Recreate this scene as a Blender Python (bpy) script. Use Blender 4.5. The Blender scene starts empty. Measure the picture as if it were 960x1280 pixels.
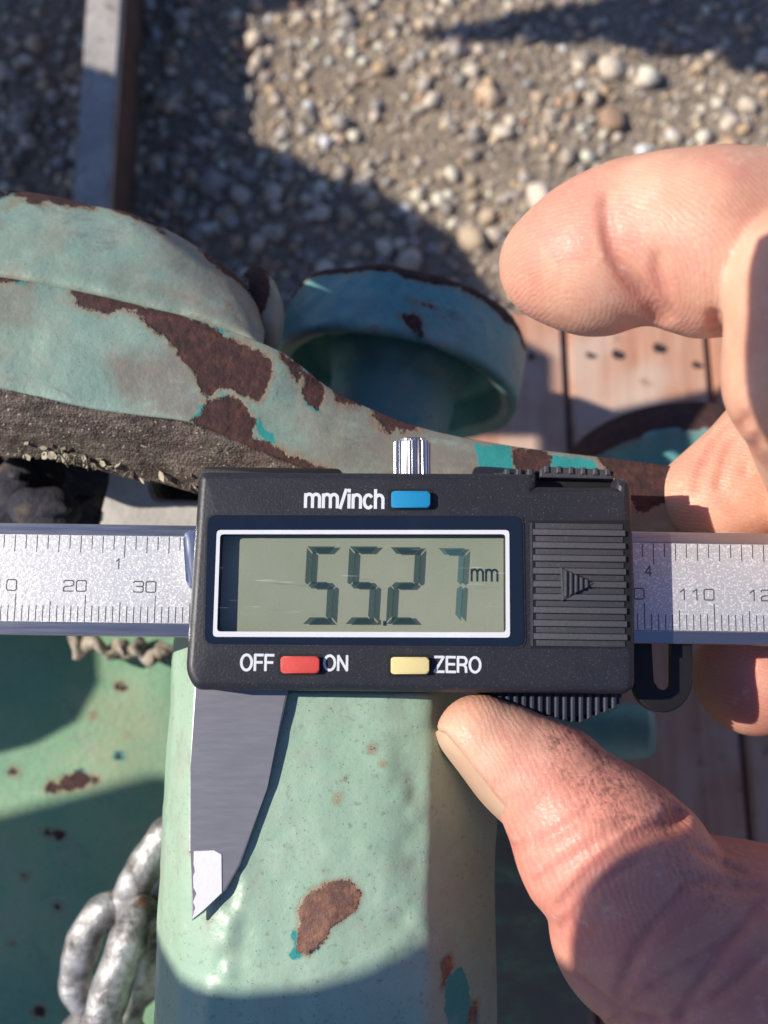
import bpy, bmesh, math, random
import numpy as np
from mathutils import Vector, Matrix
random.seed(7); RNG = np.random.default_rng(7)
S = bpy.context.scene
COL = S.collection

# ------------------------------------------------------------------ camera, world, sun, exposure
PITCH = math.radians(15.0)          # the camera looks almost straight down
CAM_H = 0.330
FPX = 1320.0                        # focal length in photo pixels (960 x 1280)
FOCUS = 150.0                       # mm, caliper front face
cp, sp = math.cos(PITCH), math.sin(PITCH)
R = np.array([[1, 0, 0], [0, cp, -sp], [0, sp, cp]])         # view frame -> world
T = np.array([0, 0, CAM_H]) - R @ np.array([0, 0, FOCUS * .001])

cam_d = bpy.data.cameras.new('camera'); cam = bpy.data.objects.new('camera', cam_d); COL.objects.link(cam)
cam.location = (0, 0, CAM_H); cam.rotation_euler = (PITCH, 0, 0)
cam_d.sensor_fit = 'VERTICAL'; cam_d.sensor_height = 24.0
cam_d.lens = 24.0 * FPX / 1280.0
cam_d.clip_start = 0.005; cam_d.clip_end = 200
cam_d.dof.use_dof = True; cam_d.dof.focus_distance = 0.153; cam_d.dof.aperture_fstop = 12.0
S.camera = cam

SUN_TRAVEL = np.array([1.30, -0.33, -1.0]); SUN_TRAVEL /= np.linalg.norm(SUN_TRAVEL)   # in the view frame
sun_to = -(R @ SUN_TRAVEL)
elev = math.asin(sun_to[2]); azim = math.atan2(sun_to[0], sun_to[1])
w = bpy.data.worlds.new('World'); S.world = w; w.use_nodes = True
sky = w.node_tree.nodes.new('ShaderNodeTexSky'); sky.sky_type = 'NISHITA'; sky.sun_disc = False
sky.sun_elevation = elev; sky.sun_rotation = azim; sky.ozone_density = 5.0; sky.air_density = 1.0; sky.dust_density = .4
wb = w.node_tree.nodes.new('ShaderNodeMix'); wb.data_type = 'RGBA'; wb.blend_type = 'MULTIPLY'; wb.inputs[0].default_value = 1.0; wb.inputs[7].default_value = (.97, .93, 1.09, 1)   # white balance
w.node_tree.links.new(sky.outputs[0], wb.inputs[6]); w.node_tree.links.new(wb.outputs[2], w.node_tree.nodes['Background'].inputs[0])
w.node_tree.nodes['Background'].inputs[1].default_value = 0.087
sd = bpy.data.lights.new('sun', 'SUN'); sd.energy = 5.0; sd.angle = math.radians(0.5); sd.color = (1.0, 0.925, 0.83)
so = bpy.data.objects.new('sun', sd); COL.objects.link(so)
so.rotation_euler = Vector(-sun_to).to_track_quat('-Z', 'Y').to_euler(); so.location = (-1, 0, 1)
S.view_settings.view_transform = 'Standard'; S.view_settings.look = 'None'
S.view_settings.exposure = 0.28; S.view_settings.gamma = 1.0

# ------------------------------------------------------------------ frames
def V(px, py, D):
    """photo pixel at depth D (mm) -> view frame (mm)"""
    return np.array([(px - 480) * D / FPX, (640 - py) * D / FPX, FOCUS - D])
def to_px(P):
    P = np.asarray(P, float); D = FOCUS - P[..., 2]
    return np.stack([480 + P[..., 0] * FPX / D, 640 - P[..., 1] * FPX / D], -1)
def world(P):
    return np.asarray(P, float) @ R.T * .001 + T
def ground_pt(px, py, z):
    """where the view ray through a pixel meets world height z (m); returned in world metres"""
    d = R @ np.array([(px - 480) / FPX, (640 - py) / FPX, -1.0])
    t = (z - CAM_H) / d[2]
    return np.array([0, 0, CAM_H]) + d * t
# caliper frame
TILT = math.radians(8.5); ROLL = math.radians(-0.8)
cr, sr, ct, st = math.cos(ROLL), math.sin(ROLL), math.cos(TILT), math.sin(TILT)
AU = np.array([cr, sr * ct, -sr * st]); AV = np.array([-sr, cr * ct, -cr * st]); AW = np.array([0, st, ct])
AW = np.cross(AU, AV)
def CAL(u, v, ww): return u * AU + v * AV + ww * AW
def calM(P):
    P = np.asarray(P, float); return P[:, :1] * AU + P[:, 1:2] * AV + P[:, 2:3] * AW
def uv(px, py, ww=0.0):
    d = np.array([(px - 480) / FPX, (640 - py) / FPX, -1.0]); o = np.array([0, 0, FOCUS])
    t = (ww - o @ AW) / (d @ AW); p = o + d * t
    return float(p @ AU), float(p @ AV)

# ------------------------------------------------------------------ object helpers
ORIG = {}
def thing(name, label, cat, base_view=None, group=None, base_world=None):
    o = bpy.data.objects.new(name, None); COL.objects.link(o)
    L = world(base_view) if base_world is None else np.array(base_world)
    o.location = L; o['label'] = label; o['category'] = cat; o.empty_display_size = .01
    if group: o['group'] = group
    ORIG[o.name] = L
    return o
def origin_of(o):
    return ORIG[o.name]
def mesh(name, verts, faces, m, parent=None, smooth=True, label=None, kind=None, attrs=None, is_world=False, sharp=None, org=None):
    """verts in the view frame (mm), or in world metres when is_world"""
    W_ = np.asarray(verts, float) if is_world else world(verts)
    if parent is not None: O = ORIG[parent.name]
    elif org is not None: O = np.array(org)
    else: O = np.zeros(3)
    me = bpy.data.meshes.new(name)
    me.from_pydata((W_ - O).tolist(), [], [list(map(int, f)) for f in faces]); me.update()
    if smooth: me.polygons.foreach_set('use_smooth', [True] * len(me.polygons))
    for k, a in (attrs or {}).items():
        at = me.attributes.new(k, 'FLOAT', 'POINT'); at.data.foreach_set('value', np.asarray(a, np.float32))
    o = bpy.data.objects.new(name, me); COL.objects.link(o)
    if m is not None:
        for mm in (m if isinstance(m, (list, tuple)) else [m]): me.materials.append(mm)
    if smooth and sharp is not None:
        me.set_sharp_from_angle(angle=math.radians(sharp))
    if parent is not None: o.parent = parent
    elif org is not None: o.location = O
    ORIG[o.name] = O
    if label: o['label'] = label
    if kind: o['kind'] = kind
    return o
def dup(o, parent, shift_view):
    """copy of a part moved by a view-frame vector (mm); shares mesh data"""
    c = o.copy(); COL.objects.link(c); c.parent = parent
    c.location = Vector(o.location) + Vector((R @ np.asarray(shift_view, float)) * .001)
    ORIG[c.name] = ORIG[o.name]
    return c
def from_bm(bm):
    bm.verts.ensure_lookup_table()
    Vv = np.array([v.co[:] for v in bm.verts]); F = [[v.index for v in f.verts] for f in bm.faces]
    bm.free(); return Vv, F
def round_poly(pts, r, n=5):
    out = []; N = len(pts)
    for i in range(N):
        p, a, b = np.array(pts[i], float), np.array(pts[i - 1], float), np.array(pts[(i + 1) % N], float)
        rr = r[i] if isinstance(r, (list, tuple)) else r
        if rr <= 0: out.append(tuple(p)); continue
        da, db = a - p, b - p; la, lb = np.linalg.norm(da), np.linalg.norm(db); rr = min(rr, la * .45, lb * .45)
        s, e = p + da / la * rr, p + db / lb * rr
        for k in range(n + 1):
            t = k / n; out.append(tuple((1 - t) ** 2 * s + 2 * t * (1 - t) * p + t * t * e))
    return out
def prism(outline, w0, w1, bev=0.0, seg=2, top_only=True):
    """outline in caliper (u,v), extruded from w0 (back) to w1 (front); front edge bevelled -> view verts"""
    bm = bmesh.new(); n = len(outline)
    area = sum(outline[i - 1][0] * outline[i][1] - outline[i][0] * outline[i - 1][1] for i in range(n))
    if area < 0: outline = outline[::-1]
    a = [bm.verts.new((p[0], p[1], w0)) for p in outline]; b = [bm.verts.new((p[0], p[1], w1)) for p in outline]
    bm.faces.new(a[::-1]); top = bm.faces.new(b)
    for i in range(n): bm.faces.new((a[i - 1], a[i], b[i], b[i - 1]))
    if bev > 0:
        ed = list(top.edges) + ([] if top_only else [e for e in bm.edges if e not in top.edges])
        bmesh.ops.bevel(bm, geom=ed, offset=bev, segments=seg, profile=.6, affect='EDGES', clamp_overlap=True)
    bmesh.ops.recalc_face_normals(bm, faces=bm.faces)
    Vv, F = from_bm(bm); return calM(Vv), F
def rect(u0, v0, u1, v1): return [(u0, v0), (u1, v0), (u1, v1), (u0, v1)]
def merge(items):
    VV, FF, n = [], [], 0
    for v, f in items:
        VV.append(np.asarray(v)); FF += [[i + n for i in q] for q in f]; n += len(v)
    return np.concatenate(VV), FF
def ring_prism(outer, inner, w0, w1):
    """frame between two loops with the same number of points"""
    n = len(outer); P = []
    for ww in (w0, w1):
        for loop in (outer, inner): P += [(p[0], p[1], ww) for p in loop]
    F = []
    for i in range(n):
        j = (i + 1) % n
        F += [(2 * n + i, 2 * n + j, 3 * n + j, 3 * n + i), (i, n + i, n + j, j), (i, j, 2 * n + j, 2 * n + i), (n + j, n + i, 3 * n + i, 3 * n + j)]
    return calM(np.array(P, float)), F
def catmull(P, t):
    P = np.asarray(P, float); n = len(P); out = []
    for x in t:
        i = min(int(x), n - 2); f = x - i
        p0, p1, p2, p3 = P[max(i - 1, 0)], P[i], P[i + 1], P[min(i + 2, n - 1)]
        out.append(.5 * ((2 * p1) + (-p0 + p2) * f + (2 * p0 - 5 * p1 + 4 * p2 - p3) * f * f + (-p0 + 3 * p1 - 3 * p2 + p3) * f ** 3))
    return np.array(out)
def resample(P, n):
    P = catmull(P, np.linspace(0, len(P) - 1, 12 * len(P))); d = np.r_[0, np.cumsum(np.linalg.norm(np.diff(P[:, :2], axis=0), axis=1))]
    s = np.linspace(0, d[-1], n); return np.stack([np.interp(s, d, P[:, k]) for k in range(P.shape[1])], 1)
def loft(curves, n, m):
    """curves: lists of (px,py,D) -> grid of view points (rows = across the curves)"""
    C = np.stack([resample(c, n) for c in curves]); rows = np.linspace(0, len(curves) - 1, m)
    G = np.stack([catmull(C[:, j], rows) for j in range(n)], 1)           # m x n x 3 (px,py,D)
    P = np.stack([(G[..., 0] - 480) * G[..., 2] / FPX, (640 - G[..., 1]) * G[..., 2] / FPX, FOCUS - G[..., 2]], -1)
    return P
def grid_faces(m, n, close=False):
    F = []
    for i in range(m - 1):
        for j in range(n - (0 if close else 1)):
            k = (j + 1) % n; F.append((i * n + j, (i + 1) * n + j, (i + 1) * n + k, i * n + k))
    return F
def vnoise(P, scale, seed=0):
    """cheap smooth value noise (numpy) in -1..1"""
    r = np.random.default_rng(seed); tab = r.uniform(-1, 1, 4096)
    q = np.asarray(P, float) / scale; i = np.floor(q).astype(int); f = q - i; f = f * f * (3 - 2 * f); out = 0
    for dx in (0, 1):
        for dy in (0, 1):
            for dz in (0, 1):
                h = ((i[..., 0] + dx) * 73856093 ^ (i[..., 1] + dy) * 19349663 ^ (i[..., 2] + dz) * 83492791) & 4095
                wx = f[..., 0] if dx else 1 - f[..., 0]; wy = f[..., 1] if dy else 1 - f[..., 1]; wz = f[..., 2] if dz else 1 - f[..., 2]
                out = out + tab[h] * wx * wy * wz
    return out
def poly_sd(Q, poly):
    """signed distance (px) of points Q to polygon, negative inside"""
    poly = np.asarray(poly, float); d = np.full(len(Q), 1e9); inside = np.zeros(len(Q), bool)
    for i in range(len(poly)):
        a, b = poly[i - 1], poly[i]; ab = b - a; t = np.clip(((Q - a) @ ab) / (ab @ ab + 1e-9), 0, 1)
        d = np.minimum(d, np.linalg.norm(Q - a - t[:, None] * ab, axis=1))
        c = (a[1] > Q[:, 1]) != (b[1] > Q[:, 1])
        xi = a[0] + (Q[:, 1] - a[1]) * (b[0] - a[0]) / (b[1] - a[1] + 1e-12)
        inside ^= c & (Q[:, 0] < xi)
    return np.where(inside, -d, d)
def wear(P, polys, per_mm=8.0):
    Q = to_px(P.reshape(-1, 3)); out = np.full(len(Q), 20.0)
    for p in polys: out = np.minimum(out, poly_sd(Q, p) / per_mm)
    return out
def frame_of(d, up=(0, 0, 1)):
    d = np.asarray(d, float); d = d / np.linalg.norm(d); u = np.cross(up, d)
    if np.linalg.norm(u) < 1e-6: u = np.array([1.0, 0, 0])
    u /= np.linalg.norm(u); return u, np.cross(d, u), d
def lathe(center, axis, prof, n=72, ph0=0.0, ph1=2 * math.pi):
    """prof: (t along axis, r) -> view verts, faces"""
    u, v, d = frame_of(axis); P = []
    for t, r in prof:
        for k in range(n):
            a = 2 * math.pi * k / n; P.append(center + d * t + (u * math.cos(a) + v * math.sin(a)) * r)
    return np.array(P), grid_faces(len(prof), n, True)
def dense(prof, step):
    out = []
    for a, b in zip(prof[:-1], prof[1:]):
        k = max(1, int(math.hypot(b[0] - a[0], b[1] - a[1]) / step))
        out += [(a[0] + (b[0] - a[0]) * i / k, a[1] + (b[1] - a[1]) * i / k) for i in range(k)]
    return out + [prof[-1]]
def sweep(path, rad, n=16, closed=False):
    path = np.asarray(path, float); N = len(path); P = []
    up = np.array([.13, .27, .95])
    for i in range(N):
        d = path[(i + 1) % N] - path[i - 1] if closed else path[min(i + 1, N - 1)] - path[max(i - 1, 0)]
        u, v, _ = frame_of(d, up); r = rad[i] if np.ndim(rad) else rad
        for k in range(n):
            a = 2 * math.pi * k / n; P.append(path[i] + (u * math.cos(a) + v * math.sin(a)) * r)
    F = grid_faces(N, n, True)
    if closed: F += [((N - 1) * n + j, j, (j + 1) % n, (N - 1) * n + (j + 1) % n) for j in range(n)]
    else: F += [tuple(range(n)), tuple((N - 1) * n + j for j in range(n))[::-1]]
    return np.array(P), F
def slab(poly_view, nrm, thick):
    """polygon (view mm points) extruded backwards along -nrm"""
    A = np.asarray(poly_view, float); B = A - np.asarray(nrm, float) * thick; n = len(A)
    F = [tuple(range(n)), tuple(range(n, 2 * n))[::-1]] + [(i, i + n, (i + 1) % n + n, (i + 1) % n) for i in range(n)]
    return np.concatenate([A, B]), F

# ------------------------------------------------------------------ signed distance fields (for the hand)
def sd_cone(P, a, b, ra, rb):
    a, b = np.asarray(a, float), np.asarray(b, float); ab = b - a
    t = np.clip(((P - a) @ ab) / (ab @ ab), 0, 1)
    return np.linalg.norm(P - a - t[..., None] * ab, axis=-1) - (ra + (rb - ra) * t)
def smin(a, b, k):
    h = np.clip(.5 + .5 * (b - a) / k, 0, 1); return b + (a - b) * h - k * h * (1 - h)
def ssub(a, b, k): return -smin(-a, b, k)     # a minus b
def surface_nets(f, lo, hi, h):
    ax = [np.arange(l, u + h, h) for l, u in zip(lo, hi)]
    nx, ny, nz = map(len, ax); F = np.empty((nx, ny, nz), np.float32)
    for i in range(0, nx, 16):
        g = np.stack(np.meshgrid(ax[0][i:i + 16], ax[1], ax[2], indexing='ij'), -1); F[i:i + 16] = f(g)
    neg = F < 0
    cs = [(a, b, c) for a in (0, 1) for b in (0, 1) for c in (0, 1)]
    sl = lambda A, c: A[c[0]:nx - 1 + c[0], c[1]:ny - 1 + c[1], c[2]:nz - 1 + c[2]]
    cnt = sum(sl(neg, c).astype(np.int8) for c in cs); act = (cnt > 0) & (cnt < 8)
    idx = np.full(act.shape, -1, int); I = np.argwhere(act); idx[act] = np.arange(len(I))
    acc = np.zeros((len(I), 3)); num = np.zeros(len(I))
    for c0 in cs:
        for k in range(3):
            if c0[k]: continue
            c1 = list(c0); c1[k] = 1
            f0 = F[I[:, 0] + c0[0], I[:, 1] + c0[1], I[:, 2] + c0[2]]; f1 = F[I[:, 0] + c1[0], I[:, 1] + c1[1], I[:, 2] + c1[2]]
            x = (f0 < 0) != (f1 < 0); t = np.where(x, f0 / np.where(x, f0 - f1, 1), 0)
            p = np.array(c0, float)[None].repeat(len(I), 0); p[:, k] = t
            acc[x] += p[x]; num += x
    Vv = np.array([a[0] for a in ax]) + (I + acc / num[:, None]) * h
    quads = []
    for k in range(3):
        a, b = (k + 1) % 3, (k + 2) % 3
        s0 = [slice(None)] * 3; s1 = [slice(None)] * 3; s0[k] = slice(0, -1); s1[k] = slice(1, None)
        E = neg[tuple(s0)] != neg[tuple(s1)]; J = np.argwhere(E); st_ = neg[tuple(s0)][E]
        ok = (J[:, a] > 0) & (J[:, b] > 0) & (J[:, a] < F.shape[a] - 1) & (J[:, b] < F.shape[b] - 1); J, st_ = J[ok], st_[ok]
        def cell(da, db):
            q = J.copy(); q[:, a] -= da; q[:, b] -= db; return idx[q[:, 0], q[:, 1], q[:, 2]]
        Q = np.stack([cell(1, 1), cell(0, 1), cell(0, 0), cell(1, 0)], 1)
        Q[~st_] = Q[~st_][:, ::-1]; quads.append(Q)
    return Vv, np.concatenate(quads)

# ------------------------------------------------------------------ materials
class M_:
    def __init__(s, name):
        s.m = bpy.data.materials.new(name); s.m.use_nodes = True; s.nt = s.m.node_tree
        s.b = s.nt.nodes['Principled BSDF']; s._tc = None
    def n(s, t, **k):
        x = s.nt.nodes.new('ShaderNode' + t)
        for a, b in k.items(): setattr(x, a, b)
        return x
    def put(s, sock, v):
        if hasattr(v, 'links') or isinstance(v, bpy.types.NodeSocket): s.nt.links.new(v, sock)
        else: sock.default_value = (tuple(v) + (1,) if isinstance(v, (tuple, list)) and len(v) == 3 and sock.type == 'RGBA' else v)
    def co(s, scale=None, rot=None):
        if s._tc is None: s._tc = s.n('TexCoord')
        o = s._tc.outputs['Object']
        if scale is None: return o
        mp = s.n('Mapping'); s.put(mp.inputs[0], o); mp.inputs['Scale'].default_value = scale
        if rot: mp.inputs['Rotation'].default_value = rot
        return mp.outputs[0]
    def noise(s, scale, detail=3, rough=.55, co=None, dist=0.0):
        x = s.n('TexNoise'); s.put(x.inputs['Vector'], co or s.co()); x.inputs['Scale'].default_value = scale
        x.inputs['Detail'].default_value = detail; x.inputs['Roughness'].default_value = rough; x.inputs['Distortion'].default_value = dist
        return x.outputs[0]
    def vor(s, scale, co=None, feature='F1', out='Distance'):
        x = s.n('TexVoronoi', feature=feature); s.put(x.inputs['Vector'], co or s.co()); x.inputs['Scale'].default_value = scale
        return x.outputs[out]
    def wave(s, scale, dist=0, co=None, typ='BANDS', direction='X', dscale=1.0, detail=2):
        x = s.n('TexWave', wave_type=typ)
        if typ == 'BANDS': x.bands_direction = direction
        else: x.rings_direction = direction
        s.put(x.inputs['Vector'], co or s.co()); x.inputs['Scale'].default_value = scale; x.inputs['Distortion'].default_value = dist
        x.inputs['Detail'].default_value = detail; x.inputs['Detail Scale'].default_value = dscale
        return x.outputs['Fac']
    def attr(s, name, out='Fac'):
        x = s.n('Attribute', attribute_name=name); return x.outputs[out]
    def math(s, op, a, b=0.0, c=0.0, clamp=False):
        x = s.n('Math', operation=op, use_clamp=clamp); s.put(x.inputs[0], a); s.put(x.inputs[1], b); s.put(x.inputs[2], c); return x.outputs[0]
    def rng(s, v, a, b, c=0.0, d=1.0, smooth=True):
        x = s.n('MapRange', interpolation_type='SMOOTHSTEP' if smooth else 'LINEAR'); s.put(x.inputs[0], v)
        for i, q in enumerate((a, b, c, d)): x.inputs[i + 1].default_value = q
        return x.outputs[0]
    def mix(s, f, a, b, blend='MIX'):
        x = s.n('Mix', data_type='RGBA', blend_type=blend); s.put(x.inputs[0], f); s.put(x.inputs[6], a); s.put(x.inputs[7], b); return x.outputs[2]
    def ramp(s, f, stops):
        x = s.n('ValToRGB'); e = x.color_ramp.elements
        while len(e) < len(stops): e.new(.5)
        for q, (p, c) in zip(e, stops): q.position = p; q.color = tuple(c) + (1,)
        s.put(x.inputs[0], f); return x.outputs[0]
    def bump(s, h, mm=1.0, strength=1.0, nrm=None):
        x = s.n('Bump'); x.inputs['Strength'].default_value = strength; x.inputs['Distance'].default_value = mm * .001
        s.put(x.inputs['Height'], h)
        if nrm is not None: s.put(x.inputs['Normal'], nrm)
        return x.outputs[0]
    def set(s, **k):
        names = dict(base='Base Color', rough='Roughness', metal='Metallic', normal='Normal', spec='Specular IOR Level', coat='Coat Weight', coat_rough='Coat Roughness',
                     sss='Subsurface Weight', sss_r='Subsurface Radius', sss_s='Subsurface Scale', trans='Transmission Weight', alpha='Alpha', ior='IOR', aniso='Anisotropic')
        for a, v in k.items(): s.put(s.b.inputs[names[a]], v)
        return s.m

def mat_paint(name, c1, c2, c3, rough=.5, bumps=1.0, spots=True, grime=.3, rust_stops=None):
    """weathered machine enamel: attribute 'rust' (mm, negative inside a chip), 'teal' (fresh undercoat)"""
    k = M_(name)
    col = k.ramp(k.noise(55, 4, .6), [(.3, c1), (.5, c2), (.72, c3)])
    col = k.mix(k.math('MULTIPLY', k.rng(k.noise(140, 5, .7), .5, .75), .45), col, (.34, .33, .27))
    col = k.mix(k.math('MULTIPLY', k.rng(k.noise(900, 3, .7), .56, .76), .55), col, (.12, .12, .11))
    col = k.mix(k.math('MULTIPLY', k.rng(k.noise(2600, 2, .6), .66, .72), .6), col, (.05, .045, .045))
    scr = k.rng(k.noise(700, 3, .6, co=k.co((.10, 1, 1), (0, 0, .5))), .68, .74); col = k.mix(k.math('MULTIPLY', scr, .35), col, (.48, .50, .44))
    smd = k.rng(k.noise(75, 6, .75, dist=1.2), .56, .70); col = k.mix(k.math('MULTIPLY', smd, .5 * (.25 + grime)), col, (.15, .12, .125))
    col = k.mix(k.math('MULTIPLY', k.rng(k.noise(28, 5, .65), .46, .66), grime), col, (.27, .25, .19))
    col = k.mix(k.math('MULTIPLY', k.attr('soot_shade'), k.rng(k.noise(190, 5, .7, co=k.co((.5, 1, 1))), .22, .55)), col, (.19, .175, .145))  # grime on ring and arm; painted shade on tube and back plate
    edge = k.math('ADD', k.math('MULTIPLY', k.math('SUBTRACT', k.noise(330, 5, .65), .5), 3.4), k.math('MULTIPLY', k.math('SUBTRACT', k.noise(1500, 3, .7), .5), 1.2))
    r = k.math('ADD', k.attr('rust'), edge)
    if spots:
        r = k.math('MINIMUM', r, k.math('ADD', k.math('MULTIPLY', k.math('SUBTRACT', k.noise(70, 7, .72), .335), 38.0), k.math('MULTIPLY', edge, .25)))
    rm = k.rng(r, .18, -.18); halo = k.rng(r, 1.3, -.1)
    tl = k.rng(k.math('ADD', k.attr('teal'), k.math('MULTIPLY', edge, .6)), .15, -.15)
    rustc = k.ramp(k.noise(420, 6, .75), rust_stops or [(.25, (.018, .009, .010)), (.5, (.050, .020, .018)), (.68, (.095, .036, .026)), (.85, (.19, .085, .045))])
    col = k.mix(k.math('MULTIPLY', halo, k.math('ADD', .25, k.math('MULTIPLY', k.noise(200, 3), .7))), col, (.27, .15, .075))
    rim = k.math('MULTIPLY', k.math('SUBTRACT', k.rng(r, .75, .3), rm), k.rng(k.noise(160, 2), .56, .68))
    col = k.mix(k.math('MAXIMUM', rim, tl), col, (.03, .26, .245))
    col = k.mix(rm, col, rustc)
    h = k.math('ADD', k.math('MULTIPLY', k.rng(r, .25, -.25), -.34), k.math('MULTIPLY', k.noise(700, 4, .6), k.math('ADD', .12 * bumps, k.math('MULTIPLY', rm, .25))))
    h = k.math('ADD', h, k.math('MULTIPLY', k.noise(120, 5, .7), .20 * bumps))
    return k.set(base=col, rough=k.math('ADD', rough, k.math('MULTIPLY', rm, .35)), normal=k.bump(h, 1.0), spec=.5)
MAT = {}
MAT['paint'] = mat_paint('green_enamel', (.165, .265, .22), (.225, .335, .275), (.315, .39, .32), grime=.85)
MAT['paint_tube'] = mat_paint('pale_green_enamel', (.255, .395, .285), (.295, .44, .32), (.36, .485, .37), rough=.40, bumps=.7, spots=False, rust_stops=[(.25, (.06, .03, .028)), (.45, (.15, .075, .055)), (.6, (.25, .125, .075)), (.78, (.38, .22, .11))])
MAT['paint_teal'] = mat_paint('teal_enamel', (.08, .27, .28), (.12, .33, .33), (.2, .40, .38))
MAT['paint_dark'] = mat_paint('dark_green_enamel', (.14, .31, .19), (.20, .36, .21), (.30, .40, .22), spots=False)

def mat_crust():
    k = M_('crusted_grime')
    n1 = k.noise(420, 7, .8, co=k.co((.3, 1.5, 1.5), (0, 0, -.15))); v = k.vor(2300)
    col = k.ramp(n1, [(.28, (.045, .033, .03)), (.46, (.115, .086, .074)), (.6, (.20, .158, .135)), (.78, (.38, .32, .26))])
    col = k.mix(k.rng(k.noise(1800, 2, .5), .62, .72), col, (.5, .46, .36))
    col = k.mix(k.math('MULTIPLY', k.rng(k.noise(70, 3), .56, .68), .35), col, (.07, .10, .06))
    h = k.math('ADD', k.math('MULTIPLY', n1, 1.3), k.math('MULTIPLY', v, -.5))
    return k.set(base=col, rough=.95, normal=k.bump(h, .55), spec=.2)
MAT['crust'] = mat_crust()
def mat_plastic(name, base, rough=.5, grain=.03, scale=2600, speck=True):
    k = M_(name); n = k.noise(scale, 3, .6)
    col = k.mix(k.math('MULTIPLY', k.rng(k.noise(5000, 1), .66, .74), .35 if speck else 0), base, (.22, .22, .22))
    col = k.mix(k.math('MULTIPLY', k.rng(k.noise(160, 4, .7), .5, .8), .35), col, tuple(min(1, c * 1.5 + .006) for c in base))
    return k.set(base=col, rough=k.math('ADD', rough - .14, k.math('MULTIPLY', k.noise(130, 6, .7), .28)), normal=k.bump(n, grain), spec=.5)
MAT['housing'] = mat_plastic('dark_grained_plastic', (.016, .017, .023), .48, .04)
MAT['ribs'] = mat_plastic('ribbed_plastic', (.040, .041, .048), .55, .05)
MAT['ribs_dusty'] = mat_plastic('dusty_rib_plastic', (.060, .060, .066), .6, .06, 1800)
MAT['bezel'] = mat_plastic('gloss_bezel', (.010, .017, .032), .12, .002, speck=False)
MAT['black'] = mat_plastic('black_plastic', (.004, .004, .005), .55, .02, speck=False)
MAT['grip'] = mat_plastic('navy_grip', (.02, .022, .04), .5, .03, speck=False)
MAT['white'] = mat_plastic('white_print', (.66, .67, .70), .5, .01, speck=False)
MAT['red'] = mat_plastic('red_button', (.60, .072, .055), .42, .02, speck=False)
MAT['yellow'] = mat_plastic('cream_button', (.72, .60, .27), .42, .02, speck=False)
MAT['blue'] = mat_plastic('blue_button', (.012, .24, .46), .42, .02, speck=False)
MAT['ink'] = mat_plastic('engraved_ink', (.05, .05, .055), .6, .01, speck=False)
def mat_steel(name, base, rough, metal, grain=.02, scale=(1, 1, 1), bright=0.0):
    k = M_(name); n = k.noise(1700, 2, .6, co=k.co(scale)); m = k.noise(120, 4, .6)
    col = k.mix(k.math('MULTIPLY', m, .35), base, tuple(c * .72 for c in base))
    if bright: col = k.mix(k.rng(k.noise(3300, 2), .5, .66), col, (.92, .92, .92))
    return k.set(base=col, rough=k.math('ADD', rough, k.math('MULTIPLY', k.math('SUBTRACT', n, .5), .2)), metal=metal, normal=k.bump(n, grain))
MAT['scale'] = mat_steel('satin_chrome_scale', (.62, .62, .62), .42, .45, .035, bright=1)
MAT['edge'] = mat_steel('polished_beam_edge', (.50, .49, .50), .22, .95, .008, (.05, 1, 1))
MAT['jaw'] = mat_steel('ground_jaw_steel', (.33, .32, .335), .34, .55, .010, (.15, 1, 1))
MAT['land'] = mat_steel('bright_ground_land', (.86, .85, .84), .5, .25, .02)
MAT['screw'] = mat_steel('nickel_screw', (.78, .77, .76), .2, 1.0, .01, (1, .05, 1))
def mat_lcd():
    k = M_('lcd_reflector'); n = k.noise(3500, 2, .6)
    col = k.ramp(k.noise(45, 3, .6), [(.3, (.235, .275, .19)), (.55, (.285, .31, .23)), (.75, (.26, .31, .25))])
    col = k.mix(k.math('MULTIPLY', n, .25), col, (.15, .16, .11))
    g = k.n('SeparateXYZ'); k.put(g.inputs[0], k.co())
    return k.set(base=col, rough=.45, metal=0.0, normal=k.bump(n, .02))
MAT['lcd'] = mat_lcd()
def mat_seg(name, c, tr):
    k = M_(name); t = k.n('BsdfTransparent'); mx = k.n('MixShader'); mx.inputs[0].default_value = tr
    k.set(base=c, rough=.4); k.nt.links.new(k.b.outputs[0], mx.inputs[1]); k.nt.links.new(t.outputs[0], mx.inputs[2])
    k.nt.links.new(mx.outputs[0], k.nt.nodes['Material Output'].inputs[0]); t.inputs[0].default_value = (.55, .75, .75, 1)
    return k.m
MAT['seg'] = mat_seg('lcd_segment', (.015, .035, .04), .26)
MAT['seg_blue'] = mat_seg('lcd_segment_faint', (.03, .09, .12), .45)
def mat_window():
    k = M_('display_window'); t = k.n('BsdfTransparent'); g = k.n('BsdfGlossy'); mx = k.n('MixShader'); fr = k.n('Fresnel'); fr.inputs[0].default_value = 1.49
    sc = k.rng(k.noise(1900, 2, .6, co=k.co((.06, 1, 1), (0, 0, .7))), .70, .74)
    g.inputs['Roughness'].default_value = .08
    geo = k.n('NewGeometry'); k.put(mx.inputs[0], k.math('MULTIPLY', fr.outputs[0], k.math('SUBTRACT', 1.0, geo.outputs['Backfacing']))); k.nt.links.new(t.outputs[0], mx.inputs[1]); k.nt.links.new(g.outputs[0], mx.inputs[2])
    d = k.n('BsdfDiffuse'); d.inputs[0].default_value = (.7, .7, .7, 1); m2 = k.n('MixShader'); k.put(m2.inputs[0], k.math('MULTIPLY', sc, .14))
    k.nt.links.new(mx.outputs[0], m2.inputs[1]); k.nt.links.new(d.outputs[0], m2.inputs[2])
    k.nt.links.new(m2.outputs[0], k.nt.nodes['Material Output'].inputs[0]); return k.m
MAT['window'] = mat_window()
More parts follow.
